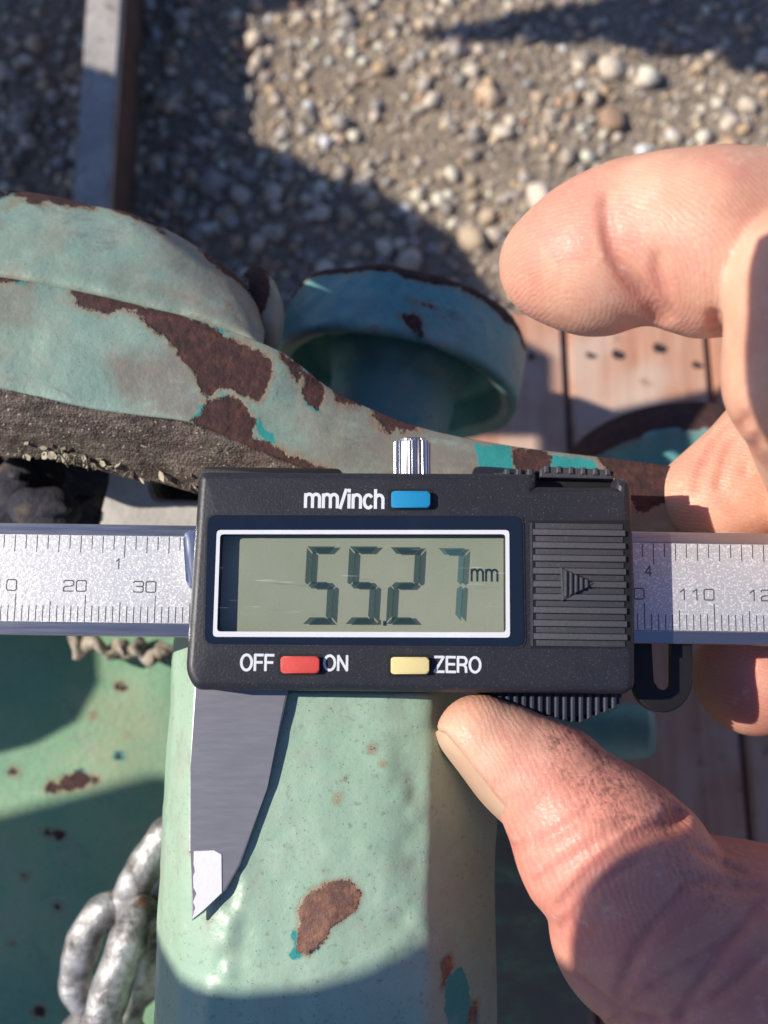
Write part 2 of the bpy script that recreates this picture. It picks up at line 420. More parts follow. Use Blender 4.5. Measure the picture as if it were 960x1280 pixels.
def mat_skin():
    k = M_('skin')
    red = k.attr('blush'); dirt = k.attr('dirt'); ridge = k.attr('ridge')
    base = k.ramp(k.noise(90, 4, .6), [(.3, (.58, .285, .185)), (.5, (.66, .365, .24)), (.7, (.73, .45, .305))])
    base = k.mix(k.math('MULTIPLY', red, k.math('ADD', .45, k.math('MULTIPLY', k.noise(120, 3), .6))), base, (.60, .19, .15))
    base = k.mix(k.math('MULTIPLY', k.rng(k.noise(170, 5, .7), .48, .72), .45), base, (.60, .20, .17))
    base = k.mix(k.math('MULTIPLY', k.rng(k.noise(240, 4, .7), .58, .72), .30), base, (.84, .58, .46))
    ce = k.vor(1000, co=k.co((1, 1.5, 1.2)), feature='DISTANCE_TO_EDGE'); lines = k.rng(ce, .07, .0)
    base = k.mix(k.math('MULTIPLY', lines, .07), base, (.50, .18, .14))
    base = k.mix(k.math('MULTIPLY', k.rng(k.noise(2300, 2, .5), .60, .72), .18), base, (.88, .66, .56))
    fold = k.attr('fold'); base = k.mix(k.math('MULTIPLY', fold, .65), base, (.46, .11, .09))
    dm = k.math('MULTIPLY', dirt, k.rng(k.math('ADD', k.noise(1000, 5, .8), k.math('MULTIPLY', k.noise(140, 2), .45)), .70, .86))
    base = k.mix(k.math('MULTIPLY', dm, .62), base, (.075, .035, .03))
    # papillary ridges follow a field stored on the mesh (mm)
    wv = k.math('SINE', k.math('MULTIPLY', k.math('ADD', ridge, k.math('MULTIPLY', k.noise(150, 4, .55), 2.6)), 2 * math.pi / .56))
    base = k.mix(k.math('MULTIPLY', k.math('MULTIPLY', k.math('ADD', k.math('MULTIPLY', wv, .5), .5), k.attr('pad')), .11), base, (.88, .66, .54))
    h = k.math('ADD', k.math('MULTIPLY', k.math('MULTIPLY', wv, k.attr('pad')), .017), k.math('MULTIPLY', k.noise(1500, 3, .6), .05))
    h = k.math('ADD', h, k.math('MULTIPLY', lines, -.022))
    h = k.math('ADD', h, k.math('MULTIPLY', k.noise(260, 3, .6), .12))
    return k.set(base=base, rough=.46, sss=.5, sss_r=(1.0, .32, .20), sss_s=.0026, normal=k.bump(h, 1.0), spec=.45)
MAT['skin'] = mat_skin()
def mat_nail():
    k = M_('nail'); col = k.ramp(k.noise(150, 3, co=k.co((1, .2, 1))), [(.3, (.58, .37, .245)), (.7, (.66, .45, .31))])
    return k.set(base=col, rough=.35, sss=.3, sss_r=(1, .5, .3), sss_s=.001, normal=k.bump(k.noise(900, 2, co=k.co((1, .1, 1))), .02))
MAT['nail'] = mat_nail()
def mat_wood():
    k = M_('plank_wood'); g = k.noise(260, 5, .65, co=k.co((1, .06, 1)), dist=.4)
    col = k.ramp(g, [(.3, (.40, .185, .115)), (.5, (.52, .275, .18)), (.7, (.60, .36, .26))])
    col = k.mix(k.rng(k.noise(18, 3), .55, .7), col, (.56, .40, .31))
    col = k.mix(k.math('MULTIPLY', k.rng(k.noise(150, 4), .62, .75), .6), col, (.2, .12, .09))
    return k.set(base=col, rough=.75, normal=k.bump(g, .4))
MAT['wood'] = mat_wood()
MAT['nailhead'] = mat_steel('rusty_nail_head', (.05, .035, .03), .7, .3)
def mat_bar():
    k = M_('weathered_flat_bar'); col = k.ramp(k.noise(80, 5, .65), [(.3, (.27, .255, .24)), (.55, (.38, .355, .33)), (.75, (.50, .46, .41))])
    col = k.mix(k.math('MULTIPLY', k.rng(k.noise(240, 4), .56, .7), .7), col, (.16, .09, .06))
    return k.set(base=col, rough=.7, normal=k.bump(k.noise(300, 4), .4))
MAT['bar'] = mat_bar()
def mat_barside():
    k = M_('rust_brown_side'); col = k.ramp(k.noise(160, 5, .65), [(.3, (.05, .03, .025)), (.7, (.14, .075, .05))])
    return k.set(base=col, rough=.9, normal=k.bump(k.noise(300, 4), .5))
MAT['barside'] = mat_barside()
def mat_galv():
    k = M_('galvanised_link'); n = k.noise(170, 5, .65)
    col = k.ramp(n, [(.34, (.07, .065, .06)), (.47, (.28, .27, .26)), (.64, (.62, .61, .60))])
    col = k.mix(k.rng(k.noise(110, 3), .62, .7), col, (.22, .11, .06))
    return k.set(base=col, rough=k.rng(n, .3, .6, .6, .28), metal=.5, normal=k.bump(k.noise(330, 6, .7), .6))
MAT['galv'] = mat_galv()
def mat_block():
    k = M_('chalky_grey_paint'); col = k.ramp(k.noise(70, 4), [(.3, (.40, .375, .34)), (.7, (.54, .51, .47))])
    col = k.mix(k.rng(k.noise(230, 5, .7), .60, .72), col, (.15, .12, .10))
    return k.set(base=col, rough=.75, normal=k.bump(k.noise(400, 4), .25))
MAT['block'] = mat_block()
def mat_lump():
    k = M_('rust_scale'); col = k.ramp(k.noise(150, 5, .7), [(.3, (.012, .013, .025)), (.52, (.035, .034, .045)), (.66, (.10, .08, .065)), (.8, (.34, .29, .23))])
    return k.set(base=col, rough=.9, normal=k.bump(k.noise(300, 5, .7), 1.2))
MAT['lump'] = mat_lump()
def mat_soil():
    k = M_('sandy_soil'); n = k.noise(420, 6, .75); v = k.vor(330)
    col = k.ramp(n, [(.28, (.17, .135, .10)), (.5, (.37, .30, .23)), (.7, (.55, .46, .36))])
    col = k.mix(k.rng(k.noise(30, 3), .45, .65), col, (.20, .165, .125), 'MULTIPLY') if False else col
    h = k.math('ADD', k.math('MULTIPLY', n, 1.5), k.math('MULTIPLY', v, -1.2))
    return k.set(base=col, rough=.95, normal=k.bump(h, 1.6), spec=.2)
MAT['soil'] = mat_soil()
def mat_stone():
    k = M_('pebble_stone'); c = k.attr('tint', 'Color')
    col = k.mix(k.math('MULTIPLY', k.rng(k.noise(500, 5, .7), .4, .75), .5), c, (.13, .11, .10))
    col = k.mix(k.math('MULTIPLY', k.rng(k.noise(1700, 3, .6), .55, .75), .4), col, (.62, .58, .52))
    return k.set(base=col, rough=k.rng(k.noise(60, 1), .3, .7, .45, .85), normal=k.bump(k.noise(900, 4, .65), .25), spec=.35)
MAT['stone'] = mat_stone()

# ================================================================== SETTING
gz = 0.0
g = np.array([[-40, -40, gz], [40, -40, gz], [40, 40, gz], [-40, 40, gz]], float)
nG = 121
gx = np.linspace(-.45, .55, nG); gy = np.linspace(-.35, .65, nG)
G = np.stack(np.meshgrid(gx, gy, indexing='xy'), -1).reshape(-1, 2)
gzv = .0022 * vnoise(np.c_[G * 1000, 0 * G[:, 0]], 28, 3) + .004 * vnoise(np.c_[G * 1000, 0 * G[:, 0]], 90, 4)
edge = np.minimum.reduce([G[:, 0] + .45, .55 - G[:, 0], G[:, 1] + .35, .65 - G[:, 1]]); gzv *= np.clip(edge / .05, 0, 1)
GP = np.c_[G, gzv]; GF = grid_faces(nG, nG)
GF = [f[::-1] for f in GF]
# outer skirt to the horizon
base = len(GP); out = np.array([[-40, -40, 0], [40, -40, 0], [40, 40, 0], [-40, 40, 0]], float)
bl = [i for i in range(nG)]; br = [i * nG + nG - 1 for i in range(nG)]; tp = [(nG - 1) * nG + i for i in range(nG)][::-1]; lf = [i * nG for i in range(nG)][::-1]
GF += [[base, base + 1] + bl[::-1], [base + 1, base + 2] + br[::-1], [base + 2, base + 3] + tp[::-1], [base + 3, base] + lf[::-1]]
ground = mesh('ground', np.concatenate([GP, out]), GF, MAT['soil'], is_world=True, kind='structure')
def ground_z(x, y):
    i = np.clip((x + .45) / 1.0 * (nG - 1), 0, nG - 2); j = np.clip((y + .35) / 1.0 * (nG - 1), 0, nG - 2)
    i0, j0 = i.astype(int), j.astype(int); fx, fy = i - i0, j - j0; Z = gzv.reshape(nG, nG)
    return (Z[j0, i0] * (1 - fx) * (1 - fy) + Z[j0, i0 + 1] * fx * (1 - fy) + Z[j0 + 1, i0] * (1 - fx) * fy + Z[j0 + 1, i0 + 1] * fx * fy)

# gravel
def ico(sub):
    bm = bmesh.new(); bmesh.ops.create_icosphere(bm, subdivisions=sub, radius=1.0); return from_bm(bm)
ICO = {1: ico(1), 2: ico(2), 3: ico(3)}
TINTS = np.array([(.34, .32, .30), (.28, .28, .29), (.46, .43, .39), (.42, .36, .28), (.55, .52, .47), (.20, .19, .19), (.37, .29, .21), (.62, .60, .56), (.33, .24, .18), (.24, .26, .29)])
def tint(n, bright=False):
    p = np.array([.17, .14, .15, .14, .09, .09, .1, .05, .04, .03]) if not bright else np.array([.12, .1, .22, .12, .2, .03, .05, .12, .02, .02])
    return np.clip(TINTS[RNG.choice(10, n, p=p)] * np.array([1.22, 1.09, .93]) * RNG.uniform(.85, 1.5 if not bright else 1.1, (n, 1)), 0, .75)
def rot_mats(n):
    q = RNG.normal(size=(n, 4)); q /= np.linalg.norm(q, axis=1)[:, None]; a, b, c, d = q.T
    return np.stack([np.stack([1 - 2 * (c * c + d * d), 2 * (b * c - a * d), 2 * (b * d + a * c)], -1), np.stack([2 * (b * c + a * d), 1 - 2 * (b * b + d * d), 2 * (c * d - a * b)], -1), np.stack([2 * (b * d - a * c), 2 * (c * d + a * b), 1 - 2 * (b * b + c * c)], -1)], 1)
def stones(name, xy, rad, sub, sink, bright=False):
    v, f = ICO[sub]; v, f = np.array(v), np.array(f); n = len(xy)
    sc = RNG.uniform(.68, 1.15, (n, 3)) * rad[:, None]
    lump = 1 + .24 * vnoise((v * 1.0)[None] + RNG.uniform(-50, 50, (n, 1, 3)), .9, 5)[..., None]
    P = v[None] * lump * sc[:, None]; P = np.einsum('nij,nkj->nki', rot_mats(n), P); P[..., 2] *= .78
    P[..., 0] += xy[:, :1]; P[..., 1] += xy[:, 1:2]; P[..., 2] += (ground_z(xy[:, 0], xy[:, 1]) + rad * sink)[:, None]
    Fa = (f[None] + (np.arange(n) * len(v))[:, None, None]).reshape(-1, 3)
    me = bpy.data.meshes.new(name); me.vertices.add(n * len(v)); me.vertices.foreach_set('co', P.reshape(-1).astype(np.float32))
    me.loops.add(Fa.size); me.loops.foreach_set('vertex_index', Fa.reshape(-1).astype(np.int32)); me.polygons.add(len(Fa))
    me.polygons.foreach_set('loop_start', np.arange(0, Fa.size, 3, dtype=np.int32)); me.polygons.foreach_set('use_smooth', np.ones(len(Fa), bool)); me.update(calc_edges=True)
    c = np.c_[tint(n, bright), np.ones(n)].repeat(len(v), 0); at = me.color_attributes.new('tint', 'FLOAT_COLOR', 'POINT'); at.data.foreach_set('color', c.reshape(-1).astype(np.float32))
    me.materials.append(MAT['stone']); o = bpy.data.objects.new(name, me); COL.objects.link(o); return o
nS = 21000; xy = np.c_[RNG.uniform(-.34, .36, nS), RNG.uniform(-.02, .42, nS)]
rad = np.clip(RNG.lognormal(math.log(.0014), .42, nS), .0007, .0036)
dens = vnoise(np.c_[xy * 1000, 0 * xy[:, 0]], 45, 9); keep = RNG.uniform(-1.1, .8, nS) < dens + .75; xy, rad = xy[keep], rad[keep]
o = stones('gravel', xy, rad, 2, .3); o['kind'] = 'stuff'
xyf = np.c_[RNG.uniform(-.30, .32, 26000), RNG.uniform(0, .40, 26000)]; o = stones('fine_gravel', xyf, RNG.uniform(.0005, .0010, 26000), 1, .35); o['kind'] = 'stuff'
nS = 9000; xy2 = np.c_[RNG.uniform(-.45, .55, nS), RNG.uniform(-.35, .65, nS)]; rad2 = RNG.uniform(.001, .003, nS)
m2 = ~((xy2[:, 0] > -.34) & (xy2[:, 0] < .36) & (xy2[:, 1] > -.02) & (xy2[:, 1] < .42))
o = stones('outer_gravel', xy2[m2], rad2[m2], 1, .2); o['kind'] = 'stuff'
# larger pebbles: things one can pick out (from the photograph, then scattered ones)
big = [(765, 85, 15), (765, 145, 16), (810, 95, 15), (676, 248, 19), (628, 162, 12), (512, 322, 18), (262, 222, 17), (236, 216, 13), (710, 195, 14), (593, 295, 19), (435, 265, 13), (213, 72, 11), (655, 45, 11), (690, 140, 10), (742, 122, 11),
       (28, 143, 15), (78, 145, 9), (320, 297, 12), (400, 262, 14), (345, 325, 11), (478, 80, 12), (345, 235, 9), (310, 215, 10), (935, 132, 13), (610, 265, 14), (620, 290, 12), (452, 225, 13), (470, 265, 11), (345, 285, 13), (415, 150, 9), (310, 108, 10), (560, 250, 9)]
pebbles = []
for (px, py, rp) in big:
    p = ground_pt(px, py, .004); D = (np.array([0, 0, CAM_H]) - p) @ (R @ np.array([0, 0, 1.0])); pebbles.append((p[0], p[1], rp * D / FPX))
for _ in range(60): pebbles.append((RNG.uniform(-.28, .30), RNG.uniform(.02, .36), RNG.uniform(.0024, .0040)))
for i, (x, y, r_) in enumerate(pebbles):
    o = stones('pebble', np.array([[x, y]]), np.array([r_]), 3 if i < len(big) else 2, .35, True)
    cz = np.array([x, y, 0]); o.data.transform(Matrix.Translation((-x, -y, 0))); o.location = (x, y, 0)
    o['label'] = 'rounded pale pebble lying loose among the finer gravel' if i < len(big) else 'small rounded stone lying loose among the finer gravel'
    o['category'] = 'pebble'; o['group'] = 'larger pebbles in the gravel' if i < len(big) else 'small stones in the gravel'

# ================================================================== PALLET OF PLANKS
PZ = .030
ga = ground_pt(710, 470, PZ); gb = ground_pt(932, 950, PZ); far_y = ground_pt(760, 388, PZ)[1]
pit = gb[0] - ga[0]
pallet = thing('wooden_pallet', 'reddish wooden pallet of planks lying on the gravel behind the fingers', 'pallet', base_world=(ga[0], 0.05, 0))
def wbox(x0, y0, z0, x1, y1, z1, b=.0012):
    bm = bmesh.new(); bmesh.ops.create_cube(bm, size=1.0)
    for v in bm.verts: v.co = ((x0 + x1) / 2 + v.co.x * (x1 - x0), (y0 + y1) / 2 + v.co.y * (y1 - y0), (z0 + z1) / 2 + v.co.z * (z1 - z0))
    if b: bmesh.ops.bevel(bm, geom=bm.edges[:], offset=b, segments=2, affect='EDGES')
    return from_bm(bm)
for i in range(-1, 5):
    x0 = ga[0] + (i - 0) * pit + .0007; x1 = ga[0] + (i + 1) * pit - .0007
    if i == -1: x0 = x1 - .034
    Vb, Fb = wbox(x0, -.16, PZ - .012, x1, far_y + random.uniform(-.001, .001), PZ + random.uniform(-.0006, .0006))
    mesh('plank', Vb, Fb, MAT['wood'], pallet, smooth=False, is_world=True)
for y in (-.13, .02, far_y - .03):
    Vb, Fb = wbox(ga[0] - pit, y, .001, ga[0] + 5 * pit, y + .025, PZ - .0128)
    mesh('runner', Vb, Fb, MAT['wood'], pallet, smooth=False, is_world=True)
def disc(c, r, h, n=14):
    P = [(c[0] + r * math.cos(2 * math.pi * k / n), c[1] + r * math.sin(2 * math.pi * k / n), c[2]) for k in range(n)]
    P += [(x, y, c[2] + h) for x, y, _ in P]; return np.array(P), [tuple(range(n, 2 * n))] + [(i, (i + 1) % n, (i + 1) % n + n, i + n) for i in range(n)]
for (px, py, r_) in [(736, 443, .0008), (770, 442, .0013), (822, 434, .0014), (869, 455, .0009), (664, 445, .0010)]:
    p = ground_pt(px, py, PZ + .0008); Vb, Fb = disc((p[0], p[1], PZ + .0002), r_, .0009); mesh('nail', Vb, Fb, MAT['nailhead'], pallet, smooth=False, is_world=True)

# ================================================================== FLAT BAR on the gravel
BZ = .034
b0 = ground_pt(150, -60, BZ); b1 = ground_pt(112, 300, BZ); b0r = ground_pt(171, -60, BZ); bl0 = ground_pt(118, -60, BZ)
bl1 = ground_pt(88, 300, BZ); br1 = ground_pt(131, 300, BZ); br0 = ground_pt(160, -60, BZ); bl0 = ground_pt(112, -60, BZ)
bar = thing('angle_iron', 'grey weathered steel angle bar lying on the shaded gravel at upper left', 'steel bar', base_world=(bl1[0], bl1[1], 0))
dirb = (bl0 - bl1)[:2]; dirb /= np.linalg.norm(dirb)
def ext(p, s): return np.array([p[0] + dirb[0] * s, p[1] + dirb[1] * s])
L0, L1, R0, R1 = ext(bl0, .12), ext(bl1, -.10), ext(br0, .12), ext(br1, -.10)
def strip(A, B, Cc, Dd, z0, z1):
    P = [(*A, z0), (*B, z0), (*Cc, z0), (*Dd, z0), (*A, z1), (*B, z1), (*Cc, z1), (*Dd, z1)]
    bm = bmesh.new(); vs = [bm.verts.new(p) for p in P]
    for f in ((3, 2, 1, 0), (4, 5, 6, 7), (0, 1, 5, 4), (1, 2, 6, 5), (2, 3, 7, 6), (3, 0, 4, 7)): bm.faces.new([vs[i] for i in f])
    bmesh.ops.recalc_face_normals(bm, faces=bm.faces); bmesh.ops.bevel(bm, geom=bm.edges[:], offset=.0008, segments=2, affect='EDGES'); return from_bm(bm)
Vb, Fb = strip(L0, R0, R1, L1, BZ - .004, BZ); mesh('top_flange', Vb, Fb, MAT['bar'], bar, smooth=False, is_world=True)
off = np.array([.0035, 0]); Vb, Fb = strip(R0 - off - np.array([.0004, 0]), R0 - np.array([.0004, 0]), R1 - np.array([.0004, 0]), R1 - off - np.array([.0004, 0]), .001, BZ - .0043); mesh('side_flange', Vb, Fb, MAT['barside'], bar, smooth=False, is_world=True)

# ================================================================== GREEN MACHINE
mach = thing('green_machine', 'weathered green painted steel machine with rust chips under the caliper', 'machine', V(405, 1000, 215))
# --- hub ring (upper left boss)
T0 = [(-140, 243), (-60, 236), (0, 237), (50, 242), (115, 256), (170, 269), (225, 296), (278, 330), (305, 356), (322, 384), (331, 412)]
Bt = [(-140, 340), (-60, 342), (0, 346), (90, 362), (175, 382), (230, 396), (262, 404), (290, 415), (308, 424), (320, 432), (328, 438)]
def cv(c, dx, dy, D): return [(x + dx, y + dy, D) for x, y in c]
def lerp(a, b, t, D, dy=0): return [(x0 + (x1 - x0) * t, y0 + (y1 - y0) * t + dy, D) for (x0, y0), (x1, y1) in zip(a, b)]
P = loft([cv(T0, -4, 8, 232), cv(T0, -2, 4, 204), cv(T0, 0, 0, 187), lerp(T0, Bt, .06, 182.5), lerp(T0, Bt, .38, 177), lerp(T0, Bt, .7, 173.8), lerp(T0, Bt, 1, 172.5), cv(Bt, 0, 30, 178)], 260, 90)
P[..., 2] += .15 * vnoise(P, 9, 1) + .16 * vnoise(P, 3, 2)
rows = np.linspace(0, 7, 90)[:, None].repeat(260, 1).reshape(-1)
PV = P.reshape(-1, 3); rA = wear(PV, [[(160, 362), (190, 352), (245, 372), (278, 388), (272, 395), (235, 378), (190, 360)], [(275, 372), (292, 376), (318, 425), (300, 412)]])
rA = np.where(rA < 3, rA + 1.1, rA)
q = to_px(PV); topd = (rows - 2.98) * 2.1; rA = np.minimum(rA, np.where(rows < 4, topd + 1.5 * vnoise(PV, 6, 8) + .8 * vnoise(PV, 2, 9), 20))
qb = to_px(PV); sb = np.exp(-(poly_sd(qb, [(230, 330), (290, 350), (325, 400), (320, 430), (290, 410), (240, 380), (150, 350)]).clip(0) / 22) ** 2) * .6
mesh('hub_ring', PV, grid_faces(90, 260), MAT['paint'], mach, attrs=dict(soot_shade=sb, rust=rA, teal=np.full(len(PV), 20.)))
# --- nub at the right end of the ring
nubc = V(327, 388, 190)
P, F = ICO[3]; P = np.array(P); P = P * np.array([4.0, 8.2, 5.5]) * (1 + .10 * vnoise(P, .6, 4)[:, None])
a = .18; P = np.c_[P[:, 0] * math.cos(a) - P[:, 1] * math.sin(a), P[:, 0] * math.sin(a) + P[:, 1] * math.cos(a), P[:, 2]] + nubc
bm = bmesh.new(); vs = [bm.verts.new(p) for p in P]; [bm.faces.new([vs[i] for i in f]) for f in F]
bmesh.ops.subdivide_edges(bm, edges=bm.edges[:], cuts=1, use_grid_fill=True, smooth=.6); PV, F = from_bm(bm); PV[:, 2] += .3 * vnoise(PV, 2.5, 6)
mesh('weld_lug', PV, F, MAT['paint'], mach, attrs=dict(rust=wear(PV, [[(300, 330), (335, 330), (338, 350), (330, 390), (320, 395), (312, 360)]]), teal=np.full(len(PV), 20.)))
# --- flange arm (lower band running off to the right) and its crusted near face
Bo = [(-140, 345), (-60, 344), (0, 347), (90, 363), (190, 386), (250, 402), (350, 440), (420, 490), (520, 533), (640, 558), (800, 578), (960, 600)]
Bi = [(-140, 470), (-60, 478), (0, 487), (60, 500), (120, 513), (180, 521), (245, 531), (330, 566), (440, 606), (600, 652), (800, 690), (960, 720)]
P = loft([cv(Bo, 0, 26, 214), cv(Bo, 0, 5, 180), cv(Bo, 0, 0, 172.5), lerp(Bo, Bi, .03, 170.6), lerp(Bo, Bi, .3, 168.4), lerp(Bo, Bi, .65, 166.6), lerp(Bo, Bi, .95, 165.5), cv(Bi, 0, 0, 166)], 420, 100)
P[..., 2] += .25 * vnoise(P, 14, 11) + .16 * vnoise(P, 3.5, 12); PV = P.reshape(-1, 3)
z3 = lambda L: [(x / 2, 200 + y / 2) for x, y in L]
z4 = lambda L: [(300 + x / 2, 300 + y / 2) for x, y in L]
polyB = [z3([(180, 325), (200, 318), (280, 335), (360, 365), (420, 372), (480, 395), (540, 425), (610, 462), (670, 490), (680, 530), (660, 590), (650, 605), (620, 590), (580, 570), (520, 590), (490, 550), (470, 500), (420, 450), (370, 410), (340, 375), (310, 370), (280, 385), (230, 375), (195, 350)]),
         z3([(525, 600), (570, 585), (610, 610), (640, 650), (640, 690), (690, 720), (780, 760), (850, 790), (760, 790), (600, 740), (480, 650), (500, 630)]),
         z3([(765, 530), (800, 545), (810, 580), (795, 620), (770, 610), (755, 580)]), z3([(830, 560), (900, 590), (900, 612), (840, 602)]),
         z4([(330, 425), (360, 415), (450, 450), (460, 466), (400, 476), (375, 490), (350, 462), (335, 440)]), z3([(-60, 280), (80, 292), (80, 306), (-60, 300)]),
         [(640, 560), (686, 562), (690, 590), (650, 592)], [(735, 560), (840, 575), (860, 620), (800, 640), (770, 600)], z3([(700, 480), (760, 520), (745, 560), (720, 520)])]
polyT = [[(592, 555), (638, 558), (640, 588), (600, 584)], [(684, 568), (742, 574), (760, 600), (690, 596)], [(785, 590), (832, 592), (836, 612), (790, 606)], z3([(640, 640), (655, 660), (685, 690), (685, 710), (640, 690)])]
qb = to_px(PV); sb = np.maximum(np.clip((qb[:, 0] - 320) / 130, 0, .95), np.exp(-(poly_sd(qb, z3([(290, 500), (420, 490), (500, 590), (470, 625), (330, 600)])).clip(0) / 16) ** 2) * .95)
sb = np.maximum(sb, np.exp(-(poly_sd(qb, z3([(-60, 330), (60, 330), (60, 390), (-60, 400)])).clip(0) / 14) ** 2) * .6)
mesh('flange_arm', PV, grid_faces(100, 420), MAT['paint'], mach, attrs=dict(soot_shade=sb, rust=wear(PV, polyB), teal=wear(PV, polyT)))
Ci = [(-140, 470), (-60, 478), (0, 487), (60, 500), (120, 513), (180, 521), (245, 531), (330, 566), (400, 592), (430, 604)]
Cb = [(-140, 566), (-60, 566), (0, 570), (50, 573), (100, 582), (140, 592), (200, 606), (270, 622), (380, 632), (430, 634)]
P = loft([cv(Ci, 0, -6, 167.5), cv(Ci, 0, 1, 165.6), lerp(Ci, Cb, .15, 165.9), lerp(Ci, Cb, .5, 168.5), lerp(Ci, Cb, .9, 172), cv(Cb, 0, 0, 174), cv(Cb, 0, -12, 182), cv(Cb, 0, -30, 200)], 520, 120)
P[..., 1] += .3 * vnoise(P, 4, 21) + .12 * vnoise(P, 1.2, 23); P[..., 2] += .35 * vnoise(P, 5, 22) + .16 * vnoise(P, 1.1, 24)
PV = P.reshape(-1, 3); mesh('crusted_face', PV, grid_faces(120, 520), MAT['crust'], mach, label='rough dirt-crusted lower face of the flange')
# lichen flakes on the lower edge of the crusted face
fl = []
for _ in range(110):
    x = RNG.normal(95, 28) if RNG.random() < .8 else RNG.uniform(0, 380); t = np.interp(x, [c[0] for c in Cb], [c[1] for c in Cb])
    y = t - abs(RNG.normal(0, 7)) if RNG.random() < .7 else RNG.uniform(t - 50, t); c = V(x, y, 171.5 - (t - y) * .055); s = RNG.uniform(.2, .95)
    u, v, d = frame_of(RNG.normal(size=3)); ring = [c + (u * math.cos(a) * s * RNG.uniform(.6, 1.2) + v * math.sin(a) * s * .7) for a in np.linspace(0, 2 * math.pi, 7)[:-1]]
    fl.append(slab(ring, d, .05))
k = M_('pale_lichen'); MAT['lichen'] = k.set(base=k.ramp(k.noise(220, 2), [(.3, (.30, .25, .17)), (.7, (.50, .46, .34))]), rough=.9)
Vf, Ff = merge(fl); mesh('lichen_flakes', Vf, Ff, MAT['lichen'], mach, smooth=False, kind='stuff')
# --- spool (flanged collar, axis away from the viewer)
ax = np.array([.2, .93, -.30]); ax /= np.linalg.norm(ax); sc_ = V(493, 486, 226)
prof = dense([(-46, 12), (-22, 12.4), (-9, 12.8), (0, 13.6), (6, 15.6), (8.6, 17.6), (9, 20), (7.5, 21.4), (4, 22.2), (.4, 22.9), (-.6, 25.0), (-.3, 26.0), (.6, 26.4), (6, 26.5), (13, 26.2), (14.2, 25.6), (14.6, 24), (14.6, 8)], .7)
P, F = lathe(sc_, ax, prof, 200); n_ = vnoise(P, 7, 31) * .45 + vnoise(P, 2.2, 32) * .25; P[:, 2] += n_; P[:, 1] += n_ * .6
t_ = (P - sc_) @ ax; rr = np.minimum(wear(P, [z4([(400, 140), (470, 150), (580, 200), (610, 205), (560, 205), (440, 165)]), z4([(385, 185), (440, 165), (480, 220), (470, 260), (430, 250), (400, 215)])]) + .9, np.where(t_ > 8.6, (12.3 - t_) * 1.0 + 1.2 * vnoise(P, 5, 34), 20))
rr = np.minimum(rr, np.where(np.abs(t_ + .2) < .9, 1.0, 20))
mesh('spool_collar', P, F, MAT['paint_teal'], mach, attrs=dict(rust=rr, teal=np.full(len(P), 20.)), label='teal flanged collar with a dark hollow below its rim')
# --- second teal dish, right, in shade
ax2 = np.array([.10, .78, -.6]); ax2 /= np.linalg.norm(ax2); c2 = V(850, 640, 268)
prof = dense([(-30, 14), (-14, 17), (-5, 24), (-1, 29), (0, 30.5), (5, 31), (9, 30.8), (10, 29), (10, 6)], .9)
P, F = lathe(c2, ax2, prof, 160); P[:, 2] += .4 * vnoise(P, 6, 33); t_ = (P - c2) @ ax2
mesh('shaded_collar', P, F, MAT['paint_teal'], mach, attrs=dict(rust=np.where(t_ > 1.0, -3, (1.5 - t_) * .4), teal=np.full(len(P), 20.)), label='second teal collar with a rust-brown rim in shade')
# --- measured tube
axT = np.array([.0, 1.0, .0]) * 1.0; axT = AV * math.cos(.03) - AW * math.sin(.03); ctr = CAL(*uv(405, 1000, -7.05), -7.05) - AW * 27.2
prof = dense([(-110, 27.0), (20, 27.0), (23.5, 26.6), (25, 24.5), (25.5, 10)], .55)
P, F = lathe(ctr, axT, prof, 340)
pu = P - ctr; tt = pu @ axT; pu = pu - np.outer(tt, axT); ra_ = np.linalg.norm(pu, axis=1); ea = np.cross(axT, AW); ea /= np.linalg.norm(ea); eb = np.cross(ea, axT)
th_ = np.arctan2(pu @ eb, pu @ ea)
sec = np.array([(27, 0), (26.2, 11.5), (15.2, 25.2), (9, 26.7), (0, 27.2), (-9, 27.0), (-15.5, 25.9), (-20.5, 22.6), (-24.6, 16), (-26.7, 8), (-27, 0), (-25, -10), (-19, -19), (-10, -25), (0, -27), (10, -25), (19, -19), (25, -10)])
sth = np.unwrap(np.arctan2(sec[:, 1], sec[:, 0])); fine = np.linspace(0, 2 * math.pi, 1440, endpoint=False)
def polyr(a):
    out = np.full(len(a), 1e9); d = np.stack([np.cos(a), np.sin(a)], 1)
    for i in range(len(sec)):
        p, q2 = sec[i], sec[(i + 1) % len(sec)]; n_ = np.array([(q2 - p)[1], -(q2 - p)[0]]); n_ /= np.linalg.norm(n_); dn = d @ n_; out = np.where(dn > 1e-6, np.minimum(out, (p @ n_) / np.maximum(dn, 1e-6)), out)
    return out
rf = polyr(fine); kk = np.exp(-(np.arange(-20, 21) / 7.0) ** 2); kk /= kk.sum(); rf = np.convolve(np.r_[rf[-20:], rf, rf[:20]], kk, 'valid')
rs = np.interp(np.mod(th_, 2 * math.pi), fine, rf, period=2 * math.pi)
pu = pu * (rs / 27.0)[:, None]; eb_ = pu @ eb; pu = pu - np.outer(np.where(tt > 14.5, np.maximum(eb_ - 23.5, 0), 0), eb); P = ctr + np.outer(tt, axT) + pu
rad_n = P - ctr; rad_n = rad_n - np.outer(rad_n @ axT, axT); rad_n /= np.linalg.norm(rad_n, axis=1)[:, None]
qx = to_px(P); sbT = np.clip((qx[:, 0] - 525) / 60, 0, .25); rid = np.exp(-((qx[:, 0] - (292 + 10 * np.sin(qx[:, 1] * .03))) / 16) ** 2) * np.clip((qx[:, 1] - 1020) / 60, 0, 1) * np.clip((1240 - qx[:, 1]) / 40, 0, 1)  # sbT greys the tube's side turned from the sun: shade in the colour
